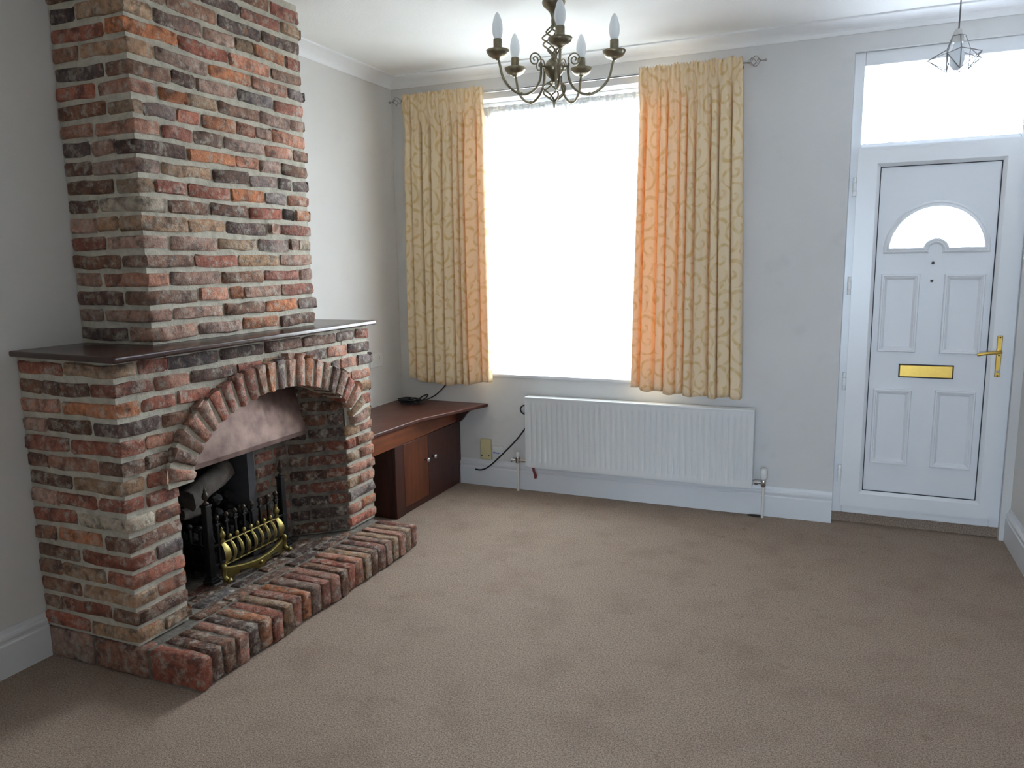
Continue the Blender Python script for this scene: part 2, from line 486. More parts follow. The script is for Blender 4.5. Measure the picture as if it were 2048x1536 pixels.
# added unseen window that lets in fill light behind the camera
win = tag(empty('fill_window', ((BX0 + BX1) / 2, YB - 0.12, BZ0)), kind='structure')
mb = MB(); F0, F1 = YB - 0.18, YB - 0.12
mb.box(BX0, BX0 + 0.05, F0, F1, BZ0, BZ1); mb.box(BX1 - 0.05, BX1, F0, F1, BZ0, BZ1)
mb.box(BX0 + 0.05, BX1 - 0.05, F0, F1, BZ0, BZ0 + 0.05); mb.box(BX0 + 0.05, BX1 - 0.05, F0, F1, BZ1 - 0.05, BZ1)
mb.build('window_frame', 'upvc', win, bevel=0.006)
MB().box(BX0 + 0.045, BX1 - 0.045, YB - 0.155, YB - 0.148, BZ0 + 0.045, BZ1 - 0.045).build('pane', 'glass_cool', win)

# ------------------------------------------------------------------ brickwork
PAL = {'R': (150, 84, 68), 'O': (184, 112, 72), 'B': (122, 88, 70), 'N': (94, 68, 58), 'D': (78, 68, 68), 'P': (168, 136, 122),
       'S': (178, 122, 100), 'T': (164, 134, 104), 'G': (116, 106, 106), 'W': (188, 176, 156)}
rng = random.Random(21)


def brick(parent, lo, hi, code, name='brick', jit=0.0036, ch=0.007, rot=None, dirt=1.0, taper=0.0):
    """a worn brick between two corners (or, with rot, a box of size hi-lo turned about its centre)"""
    lo, hi = Vector(lo), Vector(hi); c = (lo + hi) / 2; d = hi - lo
    ax = max(range(3), key=lambda i: d[i]); L = d[ax]; o1, o2 = [i for i in range(3) if i != ax]; a, b = d[o1] / 2, d[o2] / 2
    ch = min(ch, a * 0.45, b * 0.45, L * 0.3)
    ts = [(-L / 2, 1), (-L / 2 + ch, 0)] + [(-L / 2 + L * (k + rng.uniform(-0.2, 0.2)) / (max(1, round(L / 0.095))), 0) for k in range(1, max(2, round(L / 0.095)))] + [(L / 2 - ch, 0), (L / 2, 1)]
    ts = sorted(ts); vs = []; fs = []
    for t, e in ts:
        A, B = (a - ch * 0.8, b - ch * 0.8) if e else (a, b); B *= 1 + taper * t / L; k = min(ch, A * 0.4, B * 0.4)
        w1, w2 = rng.uniform(-1, 1) * jit, rng.uniform(-1, 1) * jit
        for x, y in ((A, B - k), (A - k, B), (-A + k, B), (-A, B - k), (-A, -B + k), (-A + k, -B), (A - k, -B), (A, -B + k)):
            p = [0, 0, 0]; p[ax] = t + rng.uniform(-1, 1) * jit * (1 if e else 0.5); p[o1] = x + w1 + rng.uniform(-1, 1) * jit * 0.8; p[o2] = y + w2 + rng.uniform(-1, 1) * jit * 0.8
            vs.append(tuple(p))
    for i in range(len(ts) - 1):
        for j in range(8): fs.append((i * 8 + j, i * 8 + (j + 1) % 8, i * 8 + 8 + (j + 1) % 8, i * 8 + 8 + j))
    fs += [tuple(range(8))[::-1], tuple((len(ts) - 1) * 8 + j for j in range(8))]
    me = bpy.data.meshes.new(name); me.from_pydata(vs, [], fs); me.materials.append(M['brick'])
    bm = bmesh.new(); bm.from_mesh(me); bmesh.ops.recalc_face_normals(bm, faces=bm.faces); bm.to_mesh(me); bm.free()
    for p in me.polygons: p.use_smooth = True
    me.set_sharp_from_angle(angle=math.radians(50))
    o = bpy.data.objects.new(name, me); COL.objects.link(o); o.location = c
    if rot is not None: o.rotation_euler = rot
    col = PAL[code]; k = rng.uniform(0.96, 1.18) * dirt; wm = rng.uniform(-5, 5); mu = rng.uniform(0.18, 0.42)
    col = [q * (1 - mu) + g * mu for q, g in zip(col, (138, 112, 98))]
    o.color = srgb(*[min(255, max(8, q * k + e)) for q, e in zip(col, (wm, 0, -wm * .6))])
    adopt(o, parent); return o


UF = ['PPON -2.327 -2.057 -1.796', 'PPBOG -2.458 -2.166 -1.894 -1.651', 'BSOPR -2.309 -2.125 -2.036 -1.774', 'SPBRP -2.458 -2.167 -1.89 -1.629',
      'BRTP -2.319 -2.06 -1.771', 'PPTGPW -2.442 -2.176 -1.917 -1.697 -1.627', 'TTDPR -2.336 -2.12 -1.84 -1.765', 'WBNRDO -2.433 -2.207 -1.969 -1.732 -1.637',
      'TRROGS -2.498 -2.323 -2.077 -1.847 -1.687', 'PTNGDD -2.453 -2.177 -1.948 -1.751 -1.642', 'NOSPB -2.313 -2.028 -1.877 -1.722', 'SRBPSB -2.439 -2.272 -2.097 -1.829 -1.625',
      'TGROSPS -2.523 -2.352 -2.217 -2.013 -1.886 -1.773', 'SOTBPP -2.438 -2.302 -2.115 -1.849 -1.63', 'BNPGR -2.365 -2.235 -1.988 -1.748', 'TPOSG -2.441 -2.155 -1.891 -1.639',
      'ORSB -2.315 -2.029 -1.751', 'TDPTOR -2.432 -2.17 -1.982 -1.863 -1.643', 'BBDD -2.363 -2.08 -1.806', 'BDRT -2.172 -1.936 -1.662', 'RPBR -2.297 -1.99 -1.73']
US = ['DP 0.28', 'PD 0.151', 'NP 0.274', 'PN 0.158', 'BB 0.28', 'RP 0.205', 'PTP 0.152 0.283', 'NR 0.18', 'BB 0.283', 'ND 0.164', 'DPR 0.169 0.298', 'SR 0.194', 'BP 0.277',
      'RR 0.227', 'DG 0.284', 'BN 0.153', 'RG 0.302', 'DR 0.15', 'BD 0.28', 'RP 0.181', 'DB 0.328']
LS = ['RB 0.264', 'BNR 0.137 0.399', 'SR 0.232', 'PND 0.138 0.391', 'RO 0.259', 'NSR 0.12 0.402', 'ND 0.253', 'PRR 0.142 0.378', 'RD 0.256', 'BOG 0.13 0.389', 'BG 0.251',
      'BTP 0.139 0.385', 'BD 0.237', 'BRP 0.101 0.397', 'RR 0.269']
LF = ['TRDDNNGR -2.753 -2.614 -2.331 -2.054 -1.784 -1.5 -1.331', 'RSNRTSRDSD -2.685 -2.502 -2.234 -2.071 -1.946 -1.888 -1.802 -1.584 -1.408',
      'ORRBBDSD -2.751 -2.58 -2.347 -1.961 -1.735 -1.477 -1.325', 'DBBBSS -2.665 -2.467 -2.171 -1.66 -1.387', 'RSBBST -2.749 -2.606 -2.178 -1.449 -1.327',
      'BBBBR -2.76 -2.639 -2.185 -1.348', 'TRBBTT -2.758 -2.622 -2.193 -1.415 -1.31', 'RRBTS -2.769 -2.498 -1.847 -1.331', 'WSBRB -2.732 -2.505 -1.854 -1.366',
      'NBTS -2.513 -1.86 -1.338', 'RGBS -2.746 -2.521 -1.867', 'RBTS -2.529 -1.874 -1.35', 'TSBG -2.752 -2.536 -1.881', 'BBSO -2.544 -1.888 -1.337', 'TTBR -2.738 -2.552 -1.894']
JB = ['BBR 0.733 0.321', 'NBB 0.747 0.25', 'DBD 0.678 0.304', 'DD 0.65', 'NR 0.337', 'BR 0.668', 'DR 0.328', 'RR 0.66', 'DR 0.335', 'DD 0.661', 'BD 0.334']


def parse(r):
    t = r.split(); return t[0], [float(q) for q in t[1:]]


D1, D2, D3, Y1, Y2, Y3, Y4, Y5 = 0.415, 0.529, 0.826, -2.572, -1.521, -2.864, -1.204, -1.235
ZM, ZH, CH = 1.275, 0.129, 0.0742
J = 0.0075     # half a head joint
JV = 0.0105    # half a bed joint
RC = 0.007     # mortar recess

breast = tag(empty('chimney_breast', (0.2, (Y1 + Y2) / 2, ZM)), 'tall upper chimney breast of reclaimed brick rising from mantel shelf to ceiling', 'chimney breast')
MB().box(0.001, D1 - RC, Y1 + RC, Y2 - RC, ZM + 0.001, H - 0.0005).build('mortar', 'mortar', breast)
for k in range(len(UF)):
    z0 = 1.28 + k * CH + JV; z1 = min(1.28 + (k + 1) * CH - JV, H - 0.001)
    if z1 - z0 < 0.02: continue
    cf, jf = parse(UF[k]); cs, js = parse(US[k])
    e = [Y1] + jf + [Y2 + 0.003]
    zz = lambda: (z0 + rng.uniform(-.003, .003), min(z1 + rng.uniform(-.003, .003), H - .0005))
    for i in range(len(cf)):
        a, b = zz(); pr = rng.uniform(0.0005, 0.0065)
        if i == 0: brick(breast, (js[-1] + J, Y1 - rng.uniform(.0005, .005), a), (D1 + pr, e[1] - J * .8, b), cf[0])
        else: brick(breast, (D1 - 0.06, e[i] + J * .8, a), (D1 + pr, e[i + 1] - J * .8, b), cf[i])
    e = [0.0] + js
    for i in range(len(cs) - 1):
        a, b = zz()
        brick(breast, (e[i] + (J if i else 0.006), Y1 - rng.uniform(.0005, .006), a), (e[i + 1] - J, Y1 + 0.06, b), cs[i])

# lower fireplace with arch
fire = tag(empty('brick_fireplace', (0.26, (Y3 + Y4) / 2, ZH)), 'wide lower brick fireplace surround with a projecting arch over the opening', 'fireplace')
YC, ZC, AI, BI, AO, BO = -1.975, 0.712, 0.563, 0.292, 0.705, 0.432
ZT = 1.25
JL, JR = -2.612, -1.456          # opening jambs at the front
x2 = D2 - RC
MB().prism([(0.001, Y3 + RC), (x2, Y3 + RC), (x2, JL), (0.28, -2.45), (0.001, -2.45)], 'z', ZH + .001, ZT).build('mortar', 'mortar', fire)
MB().prism([(0.001, Y4 - RC), (0.001, -1.905), (0.28, -1.905), (0.28, -1.655), (x2, JR + 0.007), (x2, Y4 - RC)], 'z', ZH + .001, ZT).build('mortar', 'mortar', fire)
arc = [(YC - (AI + .01) * math.cos(PI * i / 28), ZC + (BI + .01) * math.sin(PI * i / 28)) for i in range(29)]
vs, fs = [], []
arc = [(JL, arc[0][1])] + arc; na_ = len(arc)
for x in (0.40, x2):
    for (y, z) in arc: vs += [(x, min(max(y, JL), JR), z), (x, min(max(y, JL), JR), ZT)]
n = 2 * na_
for i in range(na_ - 1):
    fs += [(2 * i, 2 * i + 1, 2 * i + 3, 2 * i + 2), (n + 2 * i, n + 2 * i + 2, n + 2 * i + 3, n + 2 * i + 1), (2 * i, 2 * i + 2, n + 2 * i + 2, n + 2 * i), (2 * i + 1, n + 2 * i + 1, n + 2 * i + 3, 2 * i + 3)]
fs += [(0, n, n + 1, 1), (n - 2, n - 1, 2 * n - 1, 2 * n - 2)]
MB().add(vs, fs).build('mortar', 'mortar', fire)
MB().box(0.001, 0.40, -2.45, -1.905, 1.18, ZT).build('chimney_throat', 'soot', fire)
HL = (ZT - 0.134) / 15


def arch_z(y, a, b):
    t = (y - YC) / a
    return ZC + b * math.sqrt(1 - t * t) if abs(t) < 1 else -1


def arch_y(z, a, b):
    t = (z - ZC) / b
    return a * math.sqrt(max(0, 1 - t * t)) if z > ZC else a


for k in range(15):
    z1 = ZT - 0.003 - k * HL - JV; z0 = ZT - 0.003 - (k + 1) * HL + JV
    cf, jf = parse(LF[k]); cs, js = parse(LS[k])
    e = [Y3] + jf + [Y4 + 0.003]
    zz = lambda: (z0 + rng.uniform(-.003, .003), z1 + rng.uniform(-.003, .003))
    zmid = (z0 + z1) / 2
    if zmid > ZC + BO - 0.01: holes = None
    elif zmid > ZC: hw = arch_y(zmid - 0.01, AO, BO) - 0.012; holes = (YC - hw, YC + hw)
    else: holes = (JL + .002, JR - .002)
    for i in range(len(cf)):
        a, b = zz(); pr = rng.uniform(0.0005, 0.0065)
        y0, y1 = (e[i] + J * .8 if i else Y3 - rng.uniform(.0005, .005)), (e[i + 1] - J * .8 if i < len(cf) - 1 else e[i + 1])
        if i == len(cf) - 1 and k > 6: pass
        segs = [(y0, y1)]
        if holes:
            segs = [(y0, min(y1, holes[0])), (max(y0, holes[1]), y1)]
        for (p0, p1) in segs:
            if p1 - p0 < 0.022: continue
            if i == 0: brick(fire, (js[-1] + J, p0, a), (D2 + pr, p1, b), cf[0])
            else: brick(fire, (D2 - 0.06, p0, a), (D2 + pr, p1, b), cf[i])
    e = [0.0] + js
    for i in range(len(cs) - 1):
        a, b = zz()
        brick(fire, (e[i] + (J if i else 0.006), Y3 - rng.uniform(.0005, .006), a), (e[i + 1] - J, Y3 + 0.06, b), cs[i])
    # splayed jamb inside the opening, facing the camera
    if k >= 4:
        cj, jj = parse(JB[k - 4]); e = [1.0] + jj + [0.0]
        A, B = Vector((D2 - .012, JR, 0)), Vector((0.28, -1.648, 0)); dv = B - A; Lj = dv.length; ang = math.atan2(dv.y, dv.x); nrm = Vector((-dv.y, dv.x, 0)).normalized()
        if nrm.y > 0: nrm = -nrm
        for i in range(len(cj)):
            s0, s1 = e[i + 1], e[i]; a, b = zz(); l = (s1 - s0) * Lj - 2 * J * .8
            c = A + dv * ((s0 + s1) / 2) - nrm * 0.008
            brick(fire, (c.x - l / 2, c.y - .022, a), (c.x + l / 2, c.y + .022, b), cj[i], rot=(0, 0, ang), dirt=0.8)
        # left splay mirrored
        A, B = Vector((D2 - .07, JL + .045, 0)), Vector((0.28, -2.45, 0)); dv = B - A; Lj = dv.length; ang = math.atan2(dv.y, dv.x); nrm = Vector((dv.y, -dv.x, 0)).normalized()
        if nrm.y < 0: nrm = -nrm
        c = A + dv * 0.5 - nrm * 0.018
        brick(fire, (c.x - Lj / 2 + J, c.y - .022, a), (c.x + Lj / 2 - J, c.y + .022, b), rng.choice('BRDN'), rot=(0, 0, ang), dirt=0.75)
        # back returns either side of the fire recess
        a, b = zz(); sp = rng.uniform(-1.82, -1.74)
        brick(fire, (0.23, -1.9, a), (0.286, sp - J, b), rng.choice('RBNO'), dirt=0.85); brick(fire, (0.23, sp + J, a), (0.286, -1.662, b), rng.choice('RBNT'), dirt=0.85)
# darker pointing that paints soot and shade onto the reveal and back return
MB().prism([(0.262, -1.9), (0.2805, -1.9), (0.2812, -1.6575), (x2 - .003, JR + .0035), (x2 - .003, JR + .010), (0.262, -1.64)], 'z', ZH + .003, 0.985).build('soot_shade_pointing', 'mortar_soot_shade', fire)
# the arch ring of bricks on edge, standing proud of the face
ACOL = 'SNPSPRRRRBOGPSOSBNBRSTP'
na = len(ACOL)
am, bm_ = (AI + AO) / 2, (BI + BO) / 2
pts = [(YC - am * math.cos(PI * i / 400), ZC + bm_ * math.sin(PI * i / 400)) for i in range(401)]
acc = [0]
for i in range(400): acc.append(acc[-1] + math.hypot(pts[i + 1][0] - pts[i][0], pts[i + 1][1] - pts[i][1]))
for q in range(na):
    s = acc[-1] * (q + .5) / na
    i = min(range(401), key=lambda j: abs(acc[j] - s)); th = PI * i / 400
    y, z = YC - am * math.cos(th), ZC + bm_ * math.sin(th)
    ny, nz = -math.cos(th) / am, math.sin(th) / bm_; l = math.hypot(ny, nz); ny, nz = ny / l, nz / l
    ln = rng.uniform(0.134, 0.144); tk = acc[-1] / na - 0.019
    ra = math.atan2(ny, nz)          # local z along the outward normal
    c = Vector((D2 - 0.03 + rng.uniform(-.003, .004), y, z + 0.006))
    brick(fire, (c.x - .06, c.y - tk / 2, c.z - ln / 2), (c.x + .06, c.y + tk / 2, c.z + ln / 2), ACOL[q], 'arch_brick', rot=(-ra, 0, 0), taper=0.42)
vs, fs = [], []
for x in (0.42, D2 + 0.019):
    for i in range(41):
        th = PI * i / 40
        vs += [(x, YC - (AI + .008) * math.cos(th), ZC + (BI + .008) * math.sin(th)), (x, YC - (AO - .004) * math.cos(th), ZC + (BO - .002) * math.sin(th))]
n = 82
for i in range(40):
    fs += [(2 * i, 2 * i + 1, 2 * i + 3, 2 * i + 2), (n + 2 * i, n + 2 * i + 2, n + 2 * i + 3, n + 2 * i + 1), (2 * i, 2 * i + 2, n + 2 * i + 2, n + 2 * i), (2 * i + 1, n + 2 * i + 1, n + 2 * i + 3, 2 * i + 3)]
fs += [(0, n, n + 1, 1), (80, 81, n + 81, n + 80)]
MB().add(vs, fs).build('arch_mortar', 'mortar', fire)
# fire recess behind the opening
MB().box(0.001, 0.02, -2.45, -1.905, ZH + .002, 1.18).build('fireback', 'soot', fire)
MB().box(0.021, 0.285, -1.955, -1.907, ZH + .002, 1.1).build('recess_cheek', 'slate', fire)
MB().box(0.021, 0.285, -2.449, -2.43, ZH + .002, 1.1).build('recess_cheek', 'soot', fire)

# hearth
hearth = tag(empty('brick_hearth', (0.5, (Y3 + Y5) / 2, 0)), 'low raised hearth of bricks on edge in front of the fireplace', 'hearth')
MB().box(D2 - 0.012, D3 - 0.012, Y3 + 0.008, Y5 - 0.008, 0.0005, ZH - 0.007).build('mortar', 'mortar_soot_shade', hearth)
MB().box(0.001, D2 - 0.0125, Y3 + .01, Y4 - .01, 0.0005, ZH - 0.007).build('inner_mortar', 'mortar_soot_shade', hearth)
HC = 'RNBSDORTROPRSBRSTBRPTSTR'
nh = len(HC); st = (Y5 - Y3) / nh
for i in range(nh):
    y0 = Y3 + i * st; v = rng.uniform(-.004, .004)
    brick(hearth, (0.577 + rng.uniform(-.004, .004), y0 + .004, 0.005), (D3 + rng.uniform(-.004, .010), y0 + st - .004, ZH + rng.uniform(-.003, .003)), HC[i], jit=0.003, dirt=0.88)
ys = -2.855
while ys < -1.25:            # course of stretchers laid behind the front row
    l = rng.uniform(0.19, 0.24); e = min(ys + l, -1.245)
    e = min(e, JR - .012)
    if e - max(ys, JL + .012) > 0.05:
        brick(hearth, (0.500, max(ys, JL + .012) + .005, 0.03), (0.565, e - .005, ZH + rng.uniform(-.003, .002)), rng.choice('BNRBP'), dirt=0.85)
    ys = ys + l + 0.002
for (xa, xb) in ((0.427, 0.490), (0.360, 0.418), (0.298, 0.350)):
    ys = JL + .03 + (D2 - xa) * .65; ye = JR - .03 - (D2 - xa) * .77
    while ys < ye - .05:
        l = rng.uniform(0.18, 0.23); e = min(ys + l, ye)
        brick(hearth, (xa, ys + .005, 0.03), (xb, e - .005, ZH + rng.uniform(-.004, .001)), rng.choice('BNDBRG'), dirt=0.75)
        ys = e + 0.002
for (xa, xb, c) in ((0.004, 0.262, 'P'), (0.274, 0.562, 'S')):    # tall bricks on edge below the side face
    brick(hearth, (xa + .004, Y3 - .003, 0.004), (xb, Y3 + .07, ZH - .004), c, jit=0.003, dirt=0.9)

# mantel shelf
mb = MB().prism([(0, -2.888), (0.632, -2.934), (0.548, -1.142), (0, -1.142)], 'z', ZT + 0.0015, ZM)
tag(mb.build('mantel_shelf', 'mantel', bevel=0.007, seg=3), 'long dark varnished wooden shelf across the brick fireplace', 'shelf')

# copper hood under the arch
mb = MB()
y0, y1 = -2.50, -1.600
prof = [(0.380, 0.700), (0.380, 0.722), (0.312, 1.13), (0.304, 1.13), (0.370, 0.722), (0.370, 0.700)]
vs = []
for s in (0, 1):
    for x, z in prof:
        k = (x - .28) / .25 * .19
        vs.append((x, (-2.45 - k * .3) if s == 0 else (-1.683 + k), z))
n = len(prof)
mb.add(vs, [tuple(range(n)), tuple(range(n, 2 * n))] + [(i, (i + 1) % n, n + (i + 1) % n, n + i) for i in range(n)])
tag(mb.build('fireplace_hood', 'hood'), 'sloping tarnished copper hood panel under the brick arch', 'hood')

# ------------------------------------------------------------------ fire basket, logs, coals
ZK = ZH; ZH = ZH + 0.006
fb = tag(empty('fire_basket', (0.24, -2.04, ZH)), 'black cast iron fire basket with brass front standing in the fireplace', 'fire basket')
FP = [(0.0, 0.455), (0.014, 0.455), (0.014, 0.463), (0.006, 0.468), (0.006, 0.474), (0.012, 0.482), (0.015, 0.494), (0.011, 0.508), (0.006, 0.514), (0.008, 0.520), (0.004, 0.530), (0.002, 0.540)]
for (px, py, hh) in ((0.345, -2.30, 0), (0.345, -1.79, 0)):
    p = MB().box(px - .028, px + .028, py - .028, py + .028, ZH, ZH + .018).box(px - .022, px + .022, py - .022, py + .022, ZH + .018, ZH + .03)
    p.box(px - .016, px + .016, py - .016, py + .016, ZH + .03, ZH + .365).box(px - .02, px + .02, py - .02, py + .02, ZH + .365, ZH + .378)
    po = p.build('post', 'iron', fb, bevel=0.003)
    MB().lathe([(r, h - 0.455 + ZH + .378) for r, h in FP], (px, py, 0), 12).build('finial', 'iron_finial', po, smooth=True)
bx = 0.352
MB().box(bx - .01, bx + .006, -2.285, -1.805, ZH + .165, ZH + .178).build('front_rail', 'iron', fb, bevel=.002)
MB().box(bx - .01, bx + .006, -2.285, -1.805, ZH + .07, ZH + .083).build('front_rail', 'iron', fb, bevel=.002)
for i in range(8):
    y = -2.25 + i * 0.0575
    b = MB().box(bx - .005, bx + .007, y - .006, y + .006, ZH + .05, ZH + .285)
    b.box(bx - .007, bx + .009, y - .013, y + .013, ZH + .262, ZH + .272)
    bo = b.build('bar', 'iron', fb, bevel=.002)
    MB().lathe([(0.004, 0), (0.009, .004), (0.013, .014), (0.010, .024), (0.0, .03)], (bx + .001, y, ZH + .285), 10).build('knob', 'iron_finial', bo, smooth=True)
for s, y in ((0, -2.292), (1, -1.968)):        # side grilles
    b = MB().box(0.08, 0.335, y - .005, y + .005, ZH + .16, ZH + .172).box(0.08, 0.335, y - .005, y + .005, ZH + .04, ZH + .06)
    b.build('side_rail', 'iron', fb)
    for i in range(4):
        x = 0.10 + i * 0.062
        b = MB().box(x - .006, x + .006, y - .006, y + .006, ZH + .02, ZH + .24).ball((x, y, ZH + .252), .014, 10).build('side_bar', 'iron', fb, smooth='auto')
MB().box(0.07, 0.335, -2.285, -1.975, ZH + .08, ZH + .13).build('coal_tray', 'iron', fb)
MB().box(0.05, 0.068, -2.285, -1.975, ZH + .02, ZH + .26).build('back_plate', 'iron', fb)
# brass front: bulging slats between two rails
fy0, fy1 = -2.27, -1.875
fr = MB().tube([(0.385, fy0, ZH + .185), (0.385, fy1, ZH + .185)], .005, 8).tube([(0.388, fy0, ZH + .078), (0.388, fy1, ZH + .078)], .005, 8)
fr = fr.build('brass_frame', 'brass_dull', fb, smooth='auto')
for i in range(9):
    y = fy0 + .012 + i * (fy1 - fy0 - .024) / 8; end = i in (0, 8)
    wd = 0.020 if end else 0.011
    vs, fs = [], []
    for j in range(9):
        t = j / 8; x = 0.386 + 0.032 * math.sin(PI * t) ** .8; z = ZH + .076 + .112 * t; hw = wd * (0.55 + 0.45 * math.sin(PI * t))
        vs += [(x, y - hw, z), (x + .004, y, z), (x, y + hw, z), (x - .004, y, z)]
    for j in range(8):
        for q in range(4): fs.append((j * 4 + q, j * 4 + (q + 1) % 4, j * 4 + 4 + (q + 1) % 4, j * 4 + 4 + q))
    fs += [(0, 1, 2, 3), (32, 33, 34, 35)]
    so = MB().add(vs, fs).build('brass_slat', 'brass_dull', fb, smooth='auto')
    if end: MB().lathe([(0.006, 0), (0.014, .006), (0.006, .016), (.013, .026), (.016, .038), (.009, .052), (.004, .06), (.007, .066), (0, .076)], (0.387, y, ZH + .188), 10).build('brass_finial', 'brass_dull', so, smooth=True)
    else: MB().lathe([(0.004, 0), (0.007, .004), (0.011, .014), (0.009, .024), (0, .03)], (0.387, y, ZH + .188), 10).build('brass_knob', 'brass_dull', so, smooth=True)
# brass ash pan cover: curved plate with scrolled feet
vs, fs = [], []; NB = 20
for i in range(NB + 1):
    t = i / NB; y = fy0 - .012 + (fy1 - fy0 + .024) * t; s = math.sin(PI * t)
    bow = 0.402 + 0.030 * s; top = ZH + .078 - .026 * s + .014 * (abs(2 * t - 1) > .93); bot = ZH + .002 + (0.016 if (.13 < t < .42 or .58 < t < .87) else 0.0)
    vs += [(bow, y, bot), (bow, y, top), (bow - .006, y, top), (bow - .006, y, bot), (bow + .006, y, top - .004), (bow + .006, y, top - .012)]
for i in range(NB):
    a, b = i * 6, i * 6 + 6
    for q in ((0, 5), (5, 4), (4, 1), (1, 2), (2, 3), (3, 0)): fs.append((a + q[0], a + q[1], b + q[1], b + q[0]))
fs += [(0, 5, 4, 1, 2, 3), tuple(NB * 6 + q for q in (0, 5, 4, 1, 2, 3))]
ash = MB().add(vs, fs).build('ash_pan_cover', 'brass_dull', fb, smooth='auto')
for y, sg in ((fy0 - .012, -1), (fy1 + .012, 1)):
    MB().tube(smoothpath([(0.400, y, ZH + .088), (0.412, y, ZH + .080), (0.406, y, ZH + .055), (0.410, y, ZH + .030), (0.430, y, ZH + .016), (0.444, y, ZH + .024)], 5), .011, 8).build('scroll_foot', 'brass_dull', ash, smooth=True)
for ya, yb in ((-2.2, -2.105), (-2.04, -1.945)):
    t = (((ya + yb) / 2) - fy0) / (fy1 - fy0); xx = 0.402 + 0.030 * math.sin(PI * t)
    MB().box(xx - .004, xx + .0035, ya, yb, ZH + .026, ZH + .034).build('slot', 'iron', ash)
MB().ball((0.436, -2.072, ZH + .03), .011, 10).build('rosette', 'brass_dull', ash, smooth=True)


def lump(name, c, r, seed, mat, stretch=(1, 1, 1), amp=0.25, rot=(0, 0, 0), freq=1.7, cyl=False):
    bm = bmesh.new()
    if cyl:
        bmesh.ops.create_cone(bm, cap_ends=True, segments=14, radius1=1, radius2=.92, depth=2); bmesh.ops.subdivide_edges(bm, edges=[e for e in bm.edges if abs(e.verts[0].co.z - e.verts[1].co.z) > 1], cuts=6, use_grid_fill=True)
    else: bmesh.ops.create_icosphere(bm, subdivisions=2, radius=1)
    for v in bm.verts:
        nn = noise.noise(v.co * freq + Vector((seed * 7.3, seed * 3.1, seed))); v.co *= 1 + amp * nn
        v.co = Vector([v.co[i] * stretch[i] * r for i in range(3)])
    me = bpy.data.meshes.new(name); bm.to_mesh(me); bm.free(); me.materials.append(M[mat])
    if cyl:
        for p in me.polygons: p.use_smooth = True
        me.set_sharp_from_angle(angle=math.radians(45))
    o = bpy.data.objects.new(name, me); COL.objects.link(o); o.location = c; o.rotation_euler = rot
    return o


tag(lump('imitation_log', (0.19, -2.125, ZH + .415), 0.056, 1, 'log', (1, 1, 2.75), .16, (-(PI / 2 - .30), 0, 0.06), 1.3, True), 'thick ash grey imitation log lying across the top of the fire basket', 'log')
tag(lump('imitation_log', (0.155, -2.215, ZH + .293), 0.031, 2, 'log', (1, 1, 1.6), .2, (PI / 2, 0, -0.1), 1.3, True), 'shorter grey imitation log low at the near end of the fire basket', 'log')
cr = random.Random(4)
k = 0
for lay, hz in enumerate((0.172, 0.252, 0.325)):
    for ix, x in enumerate((0.115, 0.197, 0.279)):
        for i in range(4):
            if lay == 1 and not (i > 0 and (ix < 2 or i > 1)): continue
            if lay == 2 and not (i > 1 and ix < 2): continue
            y = -2.238 + i * 0.076 + cr.uniform(-.003, .003)
            place = ['bottom', 'middle', 'top'][lay]; side = ['back', 'middle', 'front'][ix]; nth = ['nearest the camera', 'second along', 'third along', 'nearest the window'][i]
            tag(lump('coal', (x + cr.uniform(-.004, .004), y, ZH + hz), 0.031 * cr.uniform(.9, 1.05), 10 + k, 'coal', (1, 1, .95), .42, (k, k * 2, 0)),
                'black imitation coal in the %s layer and %s row of the basket, %s' % (place, side, nth), 'coal', 'coals in the fire basket'); k += 1
ZH = ZK
# small dark scrap on the hearth beside the basket
o = MB().add([], [])
tag(lump('debris', (0.33, -1.70, ZH + .008), 0.02, 77, 'scrap', (1.2, 2.0, .45), .4), 'small dark bit of debris on the hearth beside the fire basket', 'debris')

# ------------------------------------------------------------------ corner cupboard
cb = tag(empty('corner_cupboard', (0.24, -0.5, 0)), 'low dark stained wooden cupboard in the corner beside the fireplace', 'cupboard')
CT = 0.60
MB().prism([(0.001, -1.195), (0.488, -1.195), (0.512, -0.646), (0.705, -0.022), (0.705, -0.001), (0.001, -0.001)], 'z', CT - .022, CT).build('top', 'cup_top', cb, bevel=.004)
MB().box(0.46, 0.478, -1.19, -0.004, CT - .135, CT - .023).build('top_rail', 'cup_rail', cb, bevel=.002)
MB().box(0.46, 0.478, -0.895, -0.795, 0.001, CT - .136).build('stile', 'cup_dark', cb, bevel=.002)
MB().box(0.46, 0.478, -0.045, -0.004, 0.001, CT - .136).build('stile', 'cup_dark', cb, bevel=.002)
MB().box(0.455, 0.472, -0.795, -0.045, 0.001, 0.045).build('plinth', 'cup_dark', cb, bevel=.002)
MB().box(0.002, 0.459, -0.895, -0.875, 0.001, CT - .023).build('side_panel', 'cup_dark', cb)
MB().box(0.002, 0.02, -0.875, -0.02, 0.001, CT - .023).build('back_panel', 'cup_dark', cb)
MB().box(0.02, 0.455, -0.875, -0.02, 0.03, 0.045).build('bottom_board', 'cup_dark', cb)
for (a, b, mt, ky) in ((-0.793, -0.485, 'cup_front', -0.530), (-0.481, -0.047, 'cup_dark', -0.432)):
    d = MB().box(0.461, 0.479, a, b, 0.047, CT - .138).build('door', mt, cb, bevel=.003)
    MB().lathe([(0.006, 0), (0.006, .010), (0.010, .013), (0.0155, .020), (0.0165, .027), (0.013, .034), (0.0, .037)], (0.479, ky, 0.300), 16, 'x').build('knob', 'chrome', d, smooth=True)
